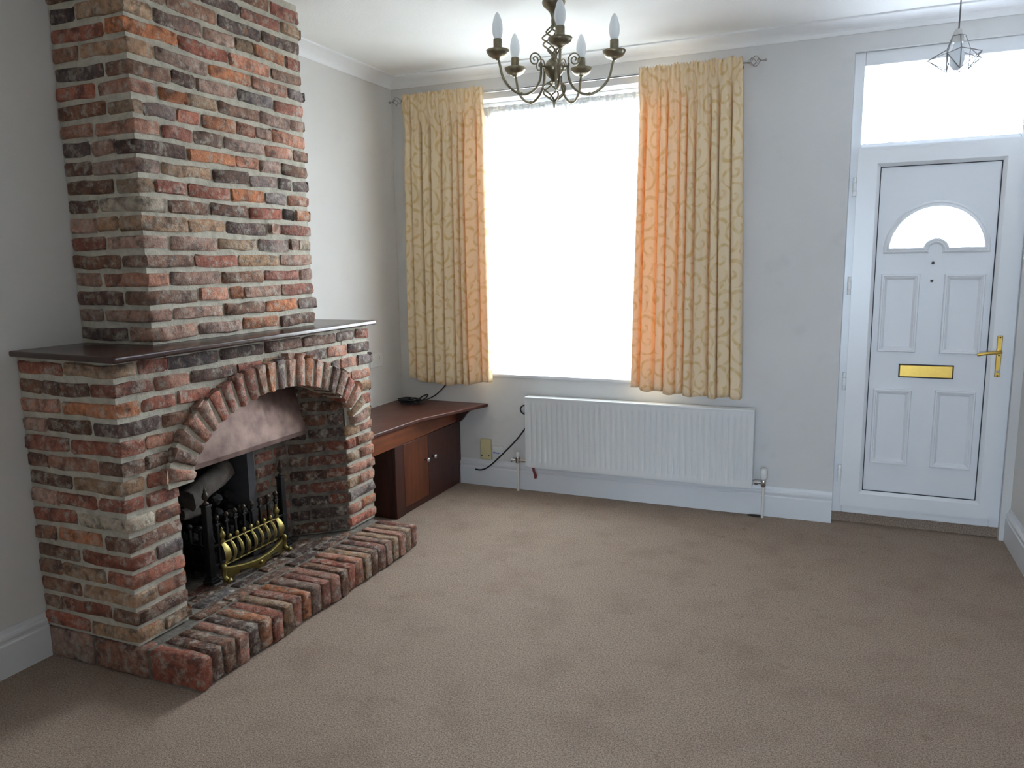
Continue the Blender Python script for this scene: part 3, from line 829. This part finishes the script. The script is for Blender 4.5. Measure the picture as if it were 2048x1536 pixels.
MB().prism([(0.479, CT - .14), (0.492, CT - .142), (0.520, CT - .12), (0.548, CT - .082), (0.585, CT - .05), (0.6, CT - .045), (0.6, CT - .024), (0.479, CT - .024)], 'y', -0.06, -0.024).build('bracket', 'cup_dark', cb, bevel=.002)

# ------------------------------------------------------------------ radiator
rad = tag(empty('radiator', (1.78, -0.07, 0.19)), 'long white ribbed panel radiator on the wall under the window', 'radiator')
RX0, RX1, RZ0, RZ1, RY = 1.03, 2.525, 0.195, 0.682, -0.10
NR = 39; vs, fs = [], []; zs = [(RZ0, 0), (RZ0 + .034, 0), (RZ0 + .046, 1), (RZ1 - .058, 1), (RZ1 - .046, 0), (RZ1 - .012, 0)]
xs = []
for i in range(NR):
    x = RX0 + .018 + i * (RX1 - RX0 - .036) / NR; wd = (RX1 - RX0 - .036) / NR
    for t, d in ((0, 0), (.30, 0), (.42, .006), (.50, .0075), (.58, .006), (.70, 0)): xs.append((x + wd * t, d))
xs = [(RX0, 0)] + xs + [(RX1 - .018, 0), (RX1, 0)]
for z, e in zs:
    for x, d in xs: vs.append((x, RY + (d if e else 0), z))
nx = len(xs)
for i in range(len(zs) - 1):
    for j in range(nx - 1): fs.append((i * nx + j, i * nx + j + 1, (i + 1) * nx + j + 1, (i + 1) * nx + j))
MB().add(vs, fs).build('front_panel', 'rad', rad, smooth='auto', fix=False)
MB().box(RX0, RX1, -0.045, -0.032, RZ0, RZ1 - .012).build('rear_panel', 'rad', rad)
for x in (RX0 - .003, RX1 - .001):
    MB().box(x, x + .004, -0.104, -0.03, RZ0 + .004, RZ1 - .004).build('side_cover', 'rad', rad, bevel=.001)
MB().box(RX0 - .004, RX1 + .004, -0.106, -0.03, RZ1 - .014, RZ1).build('top_grille', 'rad', rad, bevel=.003)
MB().box(RX0 + .01, RX1 - .01, -0.098, -0.032, RZ0 - .006, RZ0 + .002).build('bottom_edge', 'rad', rad)
for i in range(60):
    x = RX0 + .02 + i * (RX1 - RX0 - .04) / 60
mb = MB()
for x in (RX0 + .15, RX1 - .15): mb.box(x - .02, x + .02, -0.033, -0.001, RZ0 + .05, RZ1 - .06)
mb.build('wall_bracket', 'rad', rad)
# left lockshield valve with pipe and right thermostatic valve with pipe
MB().tube([(0.953, -0.062, 0.0005), (0.953, -0.062, 0.235)], .0085, 10).build('left_pipe', 'paint_pipe', rad, smooth='auto')
v = MB().tube([(0.905, -0.062, 0.222), (1.045, -0.062, 0.222)], .009, 10).lathe([(.012, .2), (.017, .205), (.017, .24), (.011, .246)], (0.953, -0.062, 0), 12).tube([(0.915, -0.085, .214), (0.915, -0.04, .231)], .006, 8)
v.build('left_valve', 'chrome', rad, smooth='auto')
MB().lathe([(.011, .245), (.012, .25), (.012, .275), (.009, .28)], (0.953, -0.062, 0), 12).build('valve_cap', 'white_plastic', rad, smooth='auto')
MB().tube([(2.592, -0.062, 0.0005), (2.592, -0.062, 0.215)], .0085, 10).build('right_pipe', 'paint_pipe', rad, smooth='auto')
v = MB().tube([(2.515, -0.062, 0.222), (2.592, -0.062, 0.222)], .009, 10).tube([(2.540, -0.062, 0.222), (2.558, -0.062, 0.222)], .014, 6).lathe([(.012, .198), (.016, .205), (.016, .238), (.012, .245)], (2.592, -0.062, 0), 12)
v.build('right_valve', 'chrome', rad, smooth='auto')
MB().lathe([(.015, .244), (.021, .250), (.0225, .27), (.0215, .30), (.018, .313), (.010, .318)], (2.592, -0.062, 0), 16).build('thermostat_head', 'white_plastic', rad, smooth='auto')
tag(MB().prism([(1.062, .192), (1.080, .192), (1.084, .160), (1.100, .128), (1.096, .106), (1.080, .104), (1.078, .126), (1.068, .160)], 'y', -0.075, -0.070).build('hanging_tag', 'red_tag'), 'small maroon tag hanging below the left end of the radiator', 'tag')
tag(lump('carpet_scrap', (2.545, -0.05, 0.006), 0.02, 55, 'scrap', (2.4, .7, .32), .3), 'dark scrap on the carpet by the right radiator pipe', 'debris')

# ------------------------------------------------------------------ sockets, cables
s = tag(empty('phone_box', (0.685, 0, 0.18)), 'cream telephone junction box above the skirting beside the cupboard', 'phone socket')
MB().box(0.642, 0.727, -0.022, -0.0005, 0.192, 0.343).build('cover', 'cream_plastic', s, bevel=.006)
for x in (0.657, 0.712): MB().lathe([(.005, -.0235), (.005, -.022)], (x, 0, 0.222), 10, 'y').build('screw', 'gasket', s)
s = tag(empty('phone_socket', (0.778, 0, 0.19)), 'small white phone socket with blue print next to the cream box', 'phone socket')
MB().box(0.735, 0.822, -0.020, -0.0005, 0.192, 0.297).build('plate', 'white_plastic', s, bevel=.005)
for (x0, x1, z0, z1) in ((0.747, 0.757, .243, .255), (0.758, 0.766, .245, .252), (0.769, 0.775, .243, .250), (0.777, 0.784, .243, .250), (0.786, 0.793, .243, .250)):
    MB().box(x0, x1, -0.0206, -0.0195, z0, z1).build('blue_logo', 'blue_print', s)
s = tag(empty('wall_socket', (0, -0.345, 0.87)), 'pale double socket plate on the left wall beside the fireplace', 'wall socket')
MB().box(0.0005, 0.012, -0.418, -0.268, 0.878, 0.972).build('plate', 'white_plastic', s, bevel=.004)
for y in (-0.385, -0.30): MB().box(0.0115, 0.015, y - .009, y + .009, 0.935, 0.953).build('switch', 'white_plastic', s, bevel=.002)
tag(MB().tube(smoothpath([(0.392, -0.012, 0.795), (0.382, -0.016, 0.735), (0.345, -0.02, 0.688), (0.29, -0.03, 0.640), (0.235, -0.06, 0.612), (0.19, -0.11, 0.6055)]), .0045, 8).build('aerial_cable', 'cable', smooth=True), 'thin black cable dropping from behind the left curtain onto the cupboard', 'cable')
tag(MB().tube(smoothpath([(1.028, -0.014, 0.600), (0.985, -0.016, 0.605), (0.962, -0.018, 0.585), (0.965, -0.018, 0.560), (0.985, -0.016, 0.545), (1.03, -0.014, 0.540)]), .005, 8).build('cable_loop', 'cable', smooth=True), 'short loop of black cable sticking out behind the radiator', 'cable')
tag(MB().tube(smoothpath([(1.045, -0.014, 0.520), (0.998, -0.02, 0.446), (0.92, -0.034, 0.345), (0.80, -0.04, 0.222), (0.72, -0.040, 0.150), (0.660, -0.038, 0.119), (0.606, -0.030, 0.116)]), .0055, 8).build('wall_cable', 'cable', smooth=True), 'black cable running from behind the radiator down to the skirting', 'cable')
cp = tag(empty('cable_bundle', (0.16, -0.16, CT)), 'tangled black cable bundle with adapter lying on the cupboard', 'cable')
cr = random.Random(9)
for i in range(5):
    a0 = cr.uniform(0, 6); R1, R2 = cr.uniform(.06, .10), cr.uniform(.035, .055); cx, cy = 0.16 + cr.uniform(-.02, .02), -0.17 + cr.uniform(-.02, .02)
    MB().tube([(cx + R1 * math.cos(a0 + t), cy + R2 * math.sin(a0 + t), CT + .006 + .007 * i + .004 * math.sin(3 * t)) for t in [2 * PI * q / 22 for q in range(22)]], .0045, 6, True).build('coil', 'cable', cp, smooth=True)
MB().box(0.10, 0.16, -0.19, -0.15, CT + .0005, CT + .032).build('adapter', 'cable', cp, bevel=.006)
MB().tube(smoothpath([(0.21, -0.15, CT + .02), (0.25, -0.135, CT + .05), (0.285, -0.125, CT + .062), (0.275, -0.13, CT + .04), (0.235, -0.15, CT + .015)]), .005, 8).build('plug_loop', 'cable', cp, smooth=True)

# ------------------------------------------------------------------ curtains, rod, net
rodt = tag(empty('curtain_rod', (1.26, -0.1, 2.69)), 'thin steel curtain pole with cage finials above the window', 'curtain rod')
RZ = 2.693
MB().tube([(0.145, -0.1, RZ), (2.425, -0.1, RZ)], .0085, 12).build('pole', 'rod', rodt, smooth='auto')
for x, sg in ((0.145, -1), (2.425, 1)):
    f = MB()
    for q in range(4):
        pts = []
        for i in range(13):
            t = i / 12; r = .027 * math.sin(PI * t) ** 1.1 + .003; a = q * PI / 2 + t * PI * 0.9
            pts.append((x + sg * (.008 + .062 * t), -0.1 + r * math.cos(a), RZ + r * math.sin(a)))
        f.tube(pts, .0032, 6)
    f.tube([(x + sg * .07, -0.1, RZ), (x + sg * .09, -0.1, RZ)], .004, 8).ball((x + sg * .097, -0.1, RZ), .0085, 10).tube([(x - sg * .002, -0.1, RZ), (x + sg * .012, -0.1, RZ)], .011, 10)
    f.build('finial', 'rod', rodt, smooth='auto')
for x in (0.19, 1.28, 2.38):
    MB().tube([(x, -0.1, RZ), (x, -0.001, RZ - .004)], .005, 8).lathe([(.014, -.006), (.014, -.0005)], (x, 0, RZ - .004), 12, 'y').build('bracket', 'rod', rodt, smooth='auto')


def curtain(name, x0, x1, bx0, bx1, zt, zbf, seed, folds, label):
    """cloth hung in folds; top edge x0..x1, hem bx0..bx1"""
    rg = random.Random(seed); NX, NZ = 300, 60
    ed = [0]
    for i in range(folds): ed.append(ed[-1] + rg.uniform(.6, 1.5))
    ed = [e / ed[-1] for e in ed]; am = [rg.uniform(.55, 1.25) for _ in range(folds + 1)]; ph = [rg.uniform(-.2, .2) for _ in range(folds + 1)]
    vs, fs, uv = [], [], []
    ul = 0
    for j in range(NZ + 1):
        v = j / NZ; z_t = zt
        for i in range(NX + 1):
            u = i / NX
            k = max(q for q in range(folds) if ed[q] <= u + 1e-9); t = (u - ed[k]) / (ed[k + 1] - ed[k])
            drop = min(1, v / .25)
            a = am[k] * (1 - t) + am[k + 1] * t
            big = (abs(math.cos(PI * t)) ** 5 - .35) * .055 * a * (0.3 + 0.7 * drop)
            fine = math.sin(2 * PI * u * folds * 3.1 + seed) * .007 * (1 - drop) + .003 * math.sin(u * 91 + 3 * v)
            sway = .006 * math.sin(v * 3 + u * 9 + seed)
            y = -0.1 + big + fine + sway
            if v < .045: y = -0.122 + .005 * math.sin(u * 140) + .004 * math.sin(u * 61 + seed)
            elif v < .12: w_ = (v - .045) / .075; y = y * w_ + (1 - w_) * (-0.122 + .005 * math.sin(u * 140))
            xa = x0 + (x1 - x0) * u; xb = bx0 + (bx1 - bx0) * u
            bulge = .018 * math.sin(PI * v) * (1 if x0 < 1 else -1) * 0.4
            x = xa + (xb - xa) * v - (ed[k + 1] - ed[k]) * (x1 - x0) * (.15 + ph[k] * .25) * a * math.sin(2 * PI * t) * drop
            zb = zbf(u); z = zt + (zb - zt) * v
            if j == 0: z += .006 * math.sin(u * 210 + seed) + .004 * math.sin(u * 37)
            vs.append((x, y, z)); uv.append((u * (x1 - x0) * 2.1, (1 - v) * (zt - zb)))
    for j in range(NZ):
        for i in range(NX): a = j * (NX + 1) + i; fs.append((a, a + 1, a + NX + 2, a + NX + 1))
    o = MB().add(vs, fs).build(name, 'curtain', smooth=True, fix=False, uv=uv)
    sm = o.modifiers.new('Solidify', 'SOLIDIFY'); sm.thickness = 0.0012
    # lined hem: a second layer along the bottom
    return tag(o, label, 'curtain', 'cream and gold curtains at the window')


curtain('curtain', 0.158, 0.765, 0.125, 0.772, 2.727, lambda u: 0.775 - .035 * math.sin(PI * u) + .008 * math.sin(u * 23), 3, 9, 'narrower cream curtain with gold scrolls at the left of the window above the cupboard')
curtain('curtain', 1.80, 2.398, 1.758, 2.447, 2.722, lambda u: 0.785 - .035 * u - .018 * math.sin(PI * u) + .008 * math.sin(u * 31), 8, 10, 'wider cream curtain with gold scrolls at the right of the window above the radiator')

nt = tag(empty('net_curtain', (1.3, 0.06, 0.83)), 'sheer white net curtain hanging in the window recess', 'net curtain')


def netsheet(name, z0, z1, mat, amp, wob):
    vs, fs = [], []; NX = 220
    for zi, z in enumerate((z0, z1)):
        for i in range(NX + 1):
            u = i / NX; x = WX0 + .01 + (WX1 - WX0 - .02) * u
            vs.append((x, 0.065 + amp * math.sin(u * 150) + amp * .6 * math.sin(u * 61 + 1), z + (wob * math.sin(u * 190) + wob * .8 * math.sin(u * 47 + 2) if zi == wobi else 0)))
    for i in range(NX): fs.append((i, i + 1, NX + 2 + i, NX + 1 + i))
    return MB().add(vs, fs).build(name, mat, nt, smooth=True, fix=False)


wobi = 1
netsheet('sheer', WZ0 + .008, 2.60, 'net', .007, 0)
wobi = 0
netsheet('heading', 2.572, 2.628, 'net_head', .009, .010)
MB().tube([(WX0 + .002, 0.065, 2.612), (WX1 - .002, 0.065, 2.612)], .003, 6).build('wire', 'white_plastic', nt)

# ------------------------------------------------------------------ front door
door = tag(empty('door_1', (3.42, 0.03, 0.06)), kind='structure')
mb = MB(); a, b = 0.03, 0.10
FZ0 = 0.062
mb.box(DX0, DX0 + .055, a, b, FZ0, DZ1); mb.box(DX1 - .05, DX1, a, b, FZ0, DZ1); mb.box(DX0 + .055, DX1 - .05, a, b, DZ1 - .075, DZ1)
mb.box(DX0 + .055, DX1 - .05, a, b, 2.185, 2.215); mb.box(DX0 + .055, DX1 - .05, a, b, FZ0, 0.112)
mb.build('door_frame', 'upvc', door, bevel=.005)
MB().box(DX0 - .001, DX1 + .001, 0.05, T, -0.1, FZ0 - .001).build('threshold', 'carpet', door)
MB().box(DX0 + .05, DX1 - .045, 0.062, 0.07, 2.21, DZ1 - .07).build('fanlight_pane', 'frosted', door)
# leaf: stiles and rails around the moulded panel
LX0, LX1, LZ0, LZ1 = 3.028, 3.818, 0.112, 2.192
PX0, PX1, PZ0, PZ1 = 3.146, 3.732, 0.211, 2.082
leaf = MB(); a, b = 0.006, 0.066; c = 0.018
# mitred frame with a chamfered glazing bead
out = [(LX0, LZ0), (LX1, LZ0), (LX1, LZ1), (LX0, LZ1)]; inn = [(PX0 - c, PZ0 - c), (PX1 + c, PZ0 - c), (PX1 + c, PZ1 + c), (PX0 - c, PZ1 + c)]; bead = [(PX0, PZ0), (PX1, PZ0), (PX1, PZ1), (PX0, PZ1)]
vs = [(x, a, z) for x, z in out] + [(x, a, z) for x, z in inn] + [(x, a + .02, z) for x, z in bead] + [(x, b, z) for x, z in bead] + [(x, b, z) for x, z in out]
fs = []
for i in range(4):
    j = (i + 1) % 4
    for q in range(4): fs.append((q * 4 + i, q * 4 + j, q * 4 + 4 + j, q * 4 + 4 + i))
    fs.append((16 + i, 16 + j, j, i))
lf = leaf.add(vs, fs).build('leaf_frame', 'upvc', door)
gk = MB()
g = 0.0045; gy0, gy1 = 0.0245, 0.036
gk.box(PX0, PX0 + g, gy0, gy1, PZ0, PZ1); gk.box(PX1 - g, PX1, gy0, gy1, PZ0, PZ1); gk.box(PX0 + g, PX1 - g, gy0, gy1, PZ0, PZ0 + g); gk.box(PX0 + g, PX1 - g, gy0, gy1, PZ1 - g, PZ1)
gk.build('gasket', 'gasket', door)
# panel skin with the sunburst opening cut through
PY = 0.030
ax_, az_, RO_x, RO_z, RI = 3.4455, 1.618, 0.232, 0.238, 0.066


def fan(grow, n=36):
    """outline of the fanlight opening grown by 'grow'"""
    ro_x, ro_z, ri = RO_x + grow, RO_z + grow, RI - grow; zb = 1.633 - az_ - grow
    o = []
    t0 = math.asin(zb / ro_z)
    for i in range(n + 1):
        t = t0 + (PI - 2 * t0) * i / n; o.append((ax_ + ro_x * math.cos(t), az_ + ro_z * math.sin(t)))
    s0 = math.asin(max(-1, min(1, zb / ri)))
    for i in range(n // 2 + 1):
        t = PI - s0 - (PI - 2 * s0) * i / (n // 2); o.append((ax_ + ri * math.cos(t), az_ + ri * math.sin(t)))
    return o


hole = fan(0.0)
bm = bmesh.new()
fl = {}
for key, y in (('f', PY), ('b', PY + .028)):
    loops = []
    for pts in ([(PX0 + g, PZ0 + g), (PX1 - g, PZ0 + g), (PX1 - g, PZ1 - g), (PX0 + g, PZ1 - g)], hole):
        v = [bm.verts.new((x, y, z)) for x, z in pts]; loops.append(v)
    ed = [bm.edges.new((v[i], v[(i + 1) % len(v)])) for v in loops for i in range(len(v))]
    bmesh.ops.triangle_fill(bm, use_beauty=True, use_dissolve=False, edges=ed); fl[key] = loops
for q in (0, 1):
    A, B = fl['f'][q], fl['b'][q]
    for i in range(len(A)): bm.faces.new((A[i], A[(i + 1) % len(A)], B[(i + 1) % len(A)], B[i]))
bmesh.ops.recalc_face_normals(bm, faces=bm.faces)
me = bpy.data.meshes.new('door_panel'); bm.to_mesh(me); bm.free(); me.materials.append(M['upvc_panel'])
o = bpy.data.objects.new('door_panel', me); COL.objects.link(o); adopt(o, door)
n0 = len(hole); vs, fs = [], []
prof = [(0.0, 0.0), (0.0, -.012), (.006, -.015), (.012, -.012), (.015, -.010), (.021, -.012), (.027, -.008), (.031, 0.0)]
for gr, dy in prof:
    for x, z in fan(gr): vs.append((x, PY + dy, z))
for k in range(len(prof) - 1):
    for i in range(n0): fs.append((k * n0 + i, k * n0 + (i + 1) % n0, (k + 1) * n0 + (i + 1) % n0, (k + 1) * n0 + i))
MB().add(vs, fs).build('fanlight_moulding', 'upvc', door, smooth='auto')
vs = [(x, PY + .010, z) for x, z in hole] + [(x, PY + .015, z) for x, z in hole]
MB().add(vs, [tuple(range(n0)), tuple(range(n0, 2 * n0))] + [(i, (i + 1) % n0, n0 + (i + 1) % n0, n0 + i) for i in range(n0)]).build('arched_pane', 'frosted', door)
for (x0, x1, z0, z1) in ((3.182, 3.378, 1.046, 1.489), (3.498, 3.695, 1.044, 1.487), (3.176, 3.374, .384, .830), (3.491, 3.693, .384, .834)):
    prof = [(0, 0), (0, -.010), (.004, -.016), (.011, -.016), (.016, -.011), (.019, -.011), (.027, -.004), (.032, 0.0008)]
    vs, fs = [], []
    for d, dy in prof: vs += [(x0 + d, PY + dy, z0 + d), (x1 - d, PY + dy, z0 + d), (x1 - d, PY + dy, z1 - d), (x0 + d, PY + dy, z1 - d)]
    for k in range(len(prof) - 1):
        for i in range(4): fs.append((k * 4 + i, k * 4 + (i + 1) % 4, k * 4 + 4 + (i + 1) % 4, k * 4 + 4 + i))
    MB().add(vs, fs).build('panel_moulding', 'upvc_panel', door)
lb = MB().box(3.300, 3.576, PY - .006, PY, 0.900, 0.978).build('letterbox', 'gasket', door)
MB().box(3.305, 3.571, PY - .011, PY - .005, 0.905, 0.973).build('letterbox_flap', 'brass', lb, bevel=.003)
for z in (1.548, 1.449): MB().lathe([(.008, -.006), (.008, 0), ], (3.437, PY, z), 14, 'y').build('stud', 'iron_finial', door, bevel=.001)
hp = MB().box(3.768, 3.794, -0.004, 0.006, 0.925, 1.153).build('handle', 'brass', door, bevel=.004)
MB().tube(smoothpath([(3.781, -0.002, 1.066), (3.781, -0.042, 1.066), (3.770, -0.050, 1.065), (3.72, -0.052, 1.060), (3.672, -0.050, 1.050)]), [.010] * 9 + [.0085] * 24, 10).build('lever', 'brass', hp, smooth='auto')
MB().lathe([(.008, -.006), (.008, -.002)], (3.781, 0, 0.957), 12, 'y').build('keyhole', 'chrome', hp)
for z in (0.934, 1.143, 1.045): MB().lathe([(.0045, -.0055), (.0045, -.003)], (3.781, 0, z), 10, 'y').build('screw', 'iron_finial', hp)
for z in (0.310, 0.867, 1.424, 1.978):
    hg = MB().lathe([(.010, -.052), (.0105, -.048), (.0105, -.026), (.0085, -.025), (.0085, -.022), (.0115, -.021), (.0115, .021), (.0085, .022), (.0085, .025), (.0105, .026), (.0105, .048), (.010, .052)], (3.017, 0.004, z), 14)
    hg.box(3.006, 3.04, 0.004, 0.03, z - .02, z + .02)
    hg.build('hinge', 'upvc', door, smooth='auto')

# ------------------------------------------------------------------ chandelier
CX, CY = 1.602, -1.06
SZ = lambda z: 1.579 + (z - 1.579) * 1.026
ch = tag(empty('chandelier', (CX, CY, H)), 'antique brass five arm chandelier with candle bulbs hanging before the window', 'chandelier')
MB().lathe([(0.0, H), (.054, H - .0005), (.058, H - .016), (.056, H - .024), (.050, H - .034), (.030, H - .052), (.020, H - .064), (.013, H - .085), (.010, H - .105), (0, H - .105)], (CX, CY, 0), 24).build('ceiling_rose', 'antique', ch, smooth='auto')
zt, zb = H - .085, SZ(2.575)
cg = MB()
for q in range(6):
    for sg in (1,):
        pts = []
        for i in range(25):
            t = i / 24; r = .009 + .050 * math.sin(PI * min(1, max(0, (t - .2) / .8))) ** 1.2; a = q * PI / 3 + sg * t * PI * 1.5
            pts.append((CX + r * math.cos(a), CY + r * math.sin(a), zt + (zb - zt) * t))
        cg.tube(pts, .0044, 6)
cg.build('barley_twist_cage', 'antique', ch, smooth=True)
MB().lathe([(0, SZ(2.585)), (.012, SZ(2.583)), (.016, SZ(2.575)), (.012, SZ(2.567)), (.020, SZ(2.560)), (.036, SZ(2.548)), (.048, SZ(2.528)), (.050, SZ(2.510)), (.042, SZ(2.492)), (.028, SZ(2.474)), (.014, SZ(2.462)), (.010, SZ(2.452)), (0, SZ(2.45))], (CX, CY, 0), 24).build('hub', 'antique', ch, smooth=True)
cg = MB()
for q in range(6):
    pts = []
    for i in range(19):
        t = i / 18; r = .006 + .055 * math.sin(PI * t ** .8) ** 1.0; a = q * PI / 3 + t * PI * 0.6
        pts.append((CX + r * math.cos(a), CY + r * math.sin(a), SZ(2.458) - .098 * t))
    cg.tube(pts, .0044, 6)
cg.lathe([(.008, SZ(2.366)), (.008, SZ(2.352)), (.004, SZ(2.34)), (.005, SZ(2.334)), (0, SZ(2.328))], (CX, CY, 0), 10)
cg.build('lower_cage', 'antique', ch, smooth=True)
R_ = 0.2995
for i in range(5):
    a = -1.128 + i * 2 * PI / 5 + (0.03 if i else 0); ca, sa = math.cos(a), math.sin(a)
    P = lambda r, z: (CX + r * ca, CY + r * sa, z)
    ax = [(0.073, SZ(2.535)), (0.071, SZ(2.50)), (0.078, SZ(2.455)), (0.105, SZ(2.412)), (0.150, SZ(2.386)), (0.192, SZ(2.386)), (0.240, SZ(2.412)), (0.275, SZ(2.455)), (0.289, SZ(2.505)), (R_, SZ(2.545))]
    arm = MB().tube([P(p[0], p[2]) for p in smoothpath([(r, 0, z) for r, z in ax], 5)], .0064, 8)
    arm.tube([P(.04, SZ(2.520)), P(.075, SZ(2.520))], .0055, 8)
    ao = arm.build('arm', 'antique', ch, smooth=True)
    sp = []
    for k in range(40):
        t = k / 39; th = PI - t * PI * 3.4; r = .030 * (1 - t) ** .9 + .003
        sp.append((0.104 + r * math.cos(th), 0, SZ(2.548) + r * math.sin(th) * 1.05))
    MB().tube([P(.073, SZ(2.515))] + [P(q[0], q[2]) for q in sp], .0036, 6).build('scroll', 'antique', ao, smooth=True)
    c = P(0.178, 0); c = (c[0], c[1], 0)
    MB().ball((c[0], c[1], SZ(2.385)), .0095, 10).build('collar', 'antique', ao, smooth=True)
    c = (CX + R_ * ca, CY + R_ * sa, 0)
    MB().lathe([(0, SZ(2.530)), (.010, SZ(2.530)), (.014, SZ(2.536)), (.026, SZ(2.539)), (.042, SZ(2.548)), (.052, SZ(2.561)), (.057, SZ(2.574)), (.053, SZ(2.575)), (.034, SZ(2.562)), (.0, SZ(2.558))], c, 24).build('drip_dish', 'antique', ao, smooth=True)
    MB().lathe([(0, SZ(2.560)), (.0205, SZ(2.560)), (.0215, SZ(2.566)), (.0215, SZ(2.622)), (.019, SZ(2.624)), (0, SZ(2.624))], c, 20).build('candle_tube', 'antique', ao, smooth='auto')
    MB().lathe([(.014, SZ(2.620)), (.018, SZ(2.628)), (.0245, SZ(2.650)), (.0262, SZ(2.668)), (.0245, SZ(2.690)), (.0185, SZ(2.714)), (.0105, SZ(2.733)), (.004, SZ(2.741)), (0, SZ(2.742))], c, 20).build('candle_bulb', 'bulb', ao, smooth=True)

# ------------------------------------------------------------------ pendant with wire star shade by the door
PXc, PYc = 3.381, -0.90
pt = tag(empty('pendant_light', (PXc, PYc, H)), 'small pendant light with a geometric wire star shade near the front door', 'pendant light')
MB().lathe([(0, H), (.04, H - .0005), (.038, H - .018), (.012, H - .026), (0, H - .026)], (PXc, PYc, 0), 20).build('ceiling_rose', 'white_plastic', pt, smooth='auto')
MB().tube([(PXc, PYc, H - .02), (PXc, PYc, 2.535)], .0032, 8).build('cord', 'wire_pale', pt, smooth=True)
MB().lathe([(0, 2.54), (.010, 2.54), (.018, 2.53), (.0215, 2.505), (.0215, 2.485), (0, 2.485)], (PXc, PYc, 0), 16).build('lamp_holder', 'white_plastic', pt, smooth='auto')
sh = MB(); NS = 5
ring = lambda r, z, o: [Vector((PXc + r * math.cos(2 * PI * (i + o) / NS + .5), PYc + r * math.sin(2 * PI * (i + o) / NS + .5), z)) for i in range(NS)]
top, val, tip, low = ring(.026, 2.512, .5), ring(.048, 2.455, .5), ring(.112, 2.425, 0), ring(.045, 2.372, .5)
for i in range(NS):
    j = (i - 1) % NS
    for A, B in ((top[i], top[(i + 1) % NS]), (top[i], val[i]), (val[i], tip[i]), (val[j], tip[i]), (tip[i], low[i]), (tip[i], low[j]), (val[i], low[i])):
        sh.tube([A, B], .0021, 6)
sh.build('wire_shade', 'wire_pale', pt, smooth='auto')
MB().lathe([(.0, 2.372), (.012, 2.374), (.024, 2.390), (.030, 2.412), (.028, 2.436), (.018, 2.465), (.014, 2.486), (0, 2.487)], (PXc, PYc, 0), 18).build('bulb', 'bulb', pt, smooth=True)
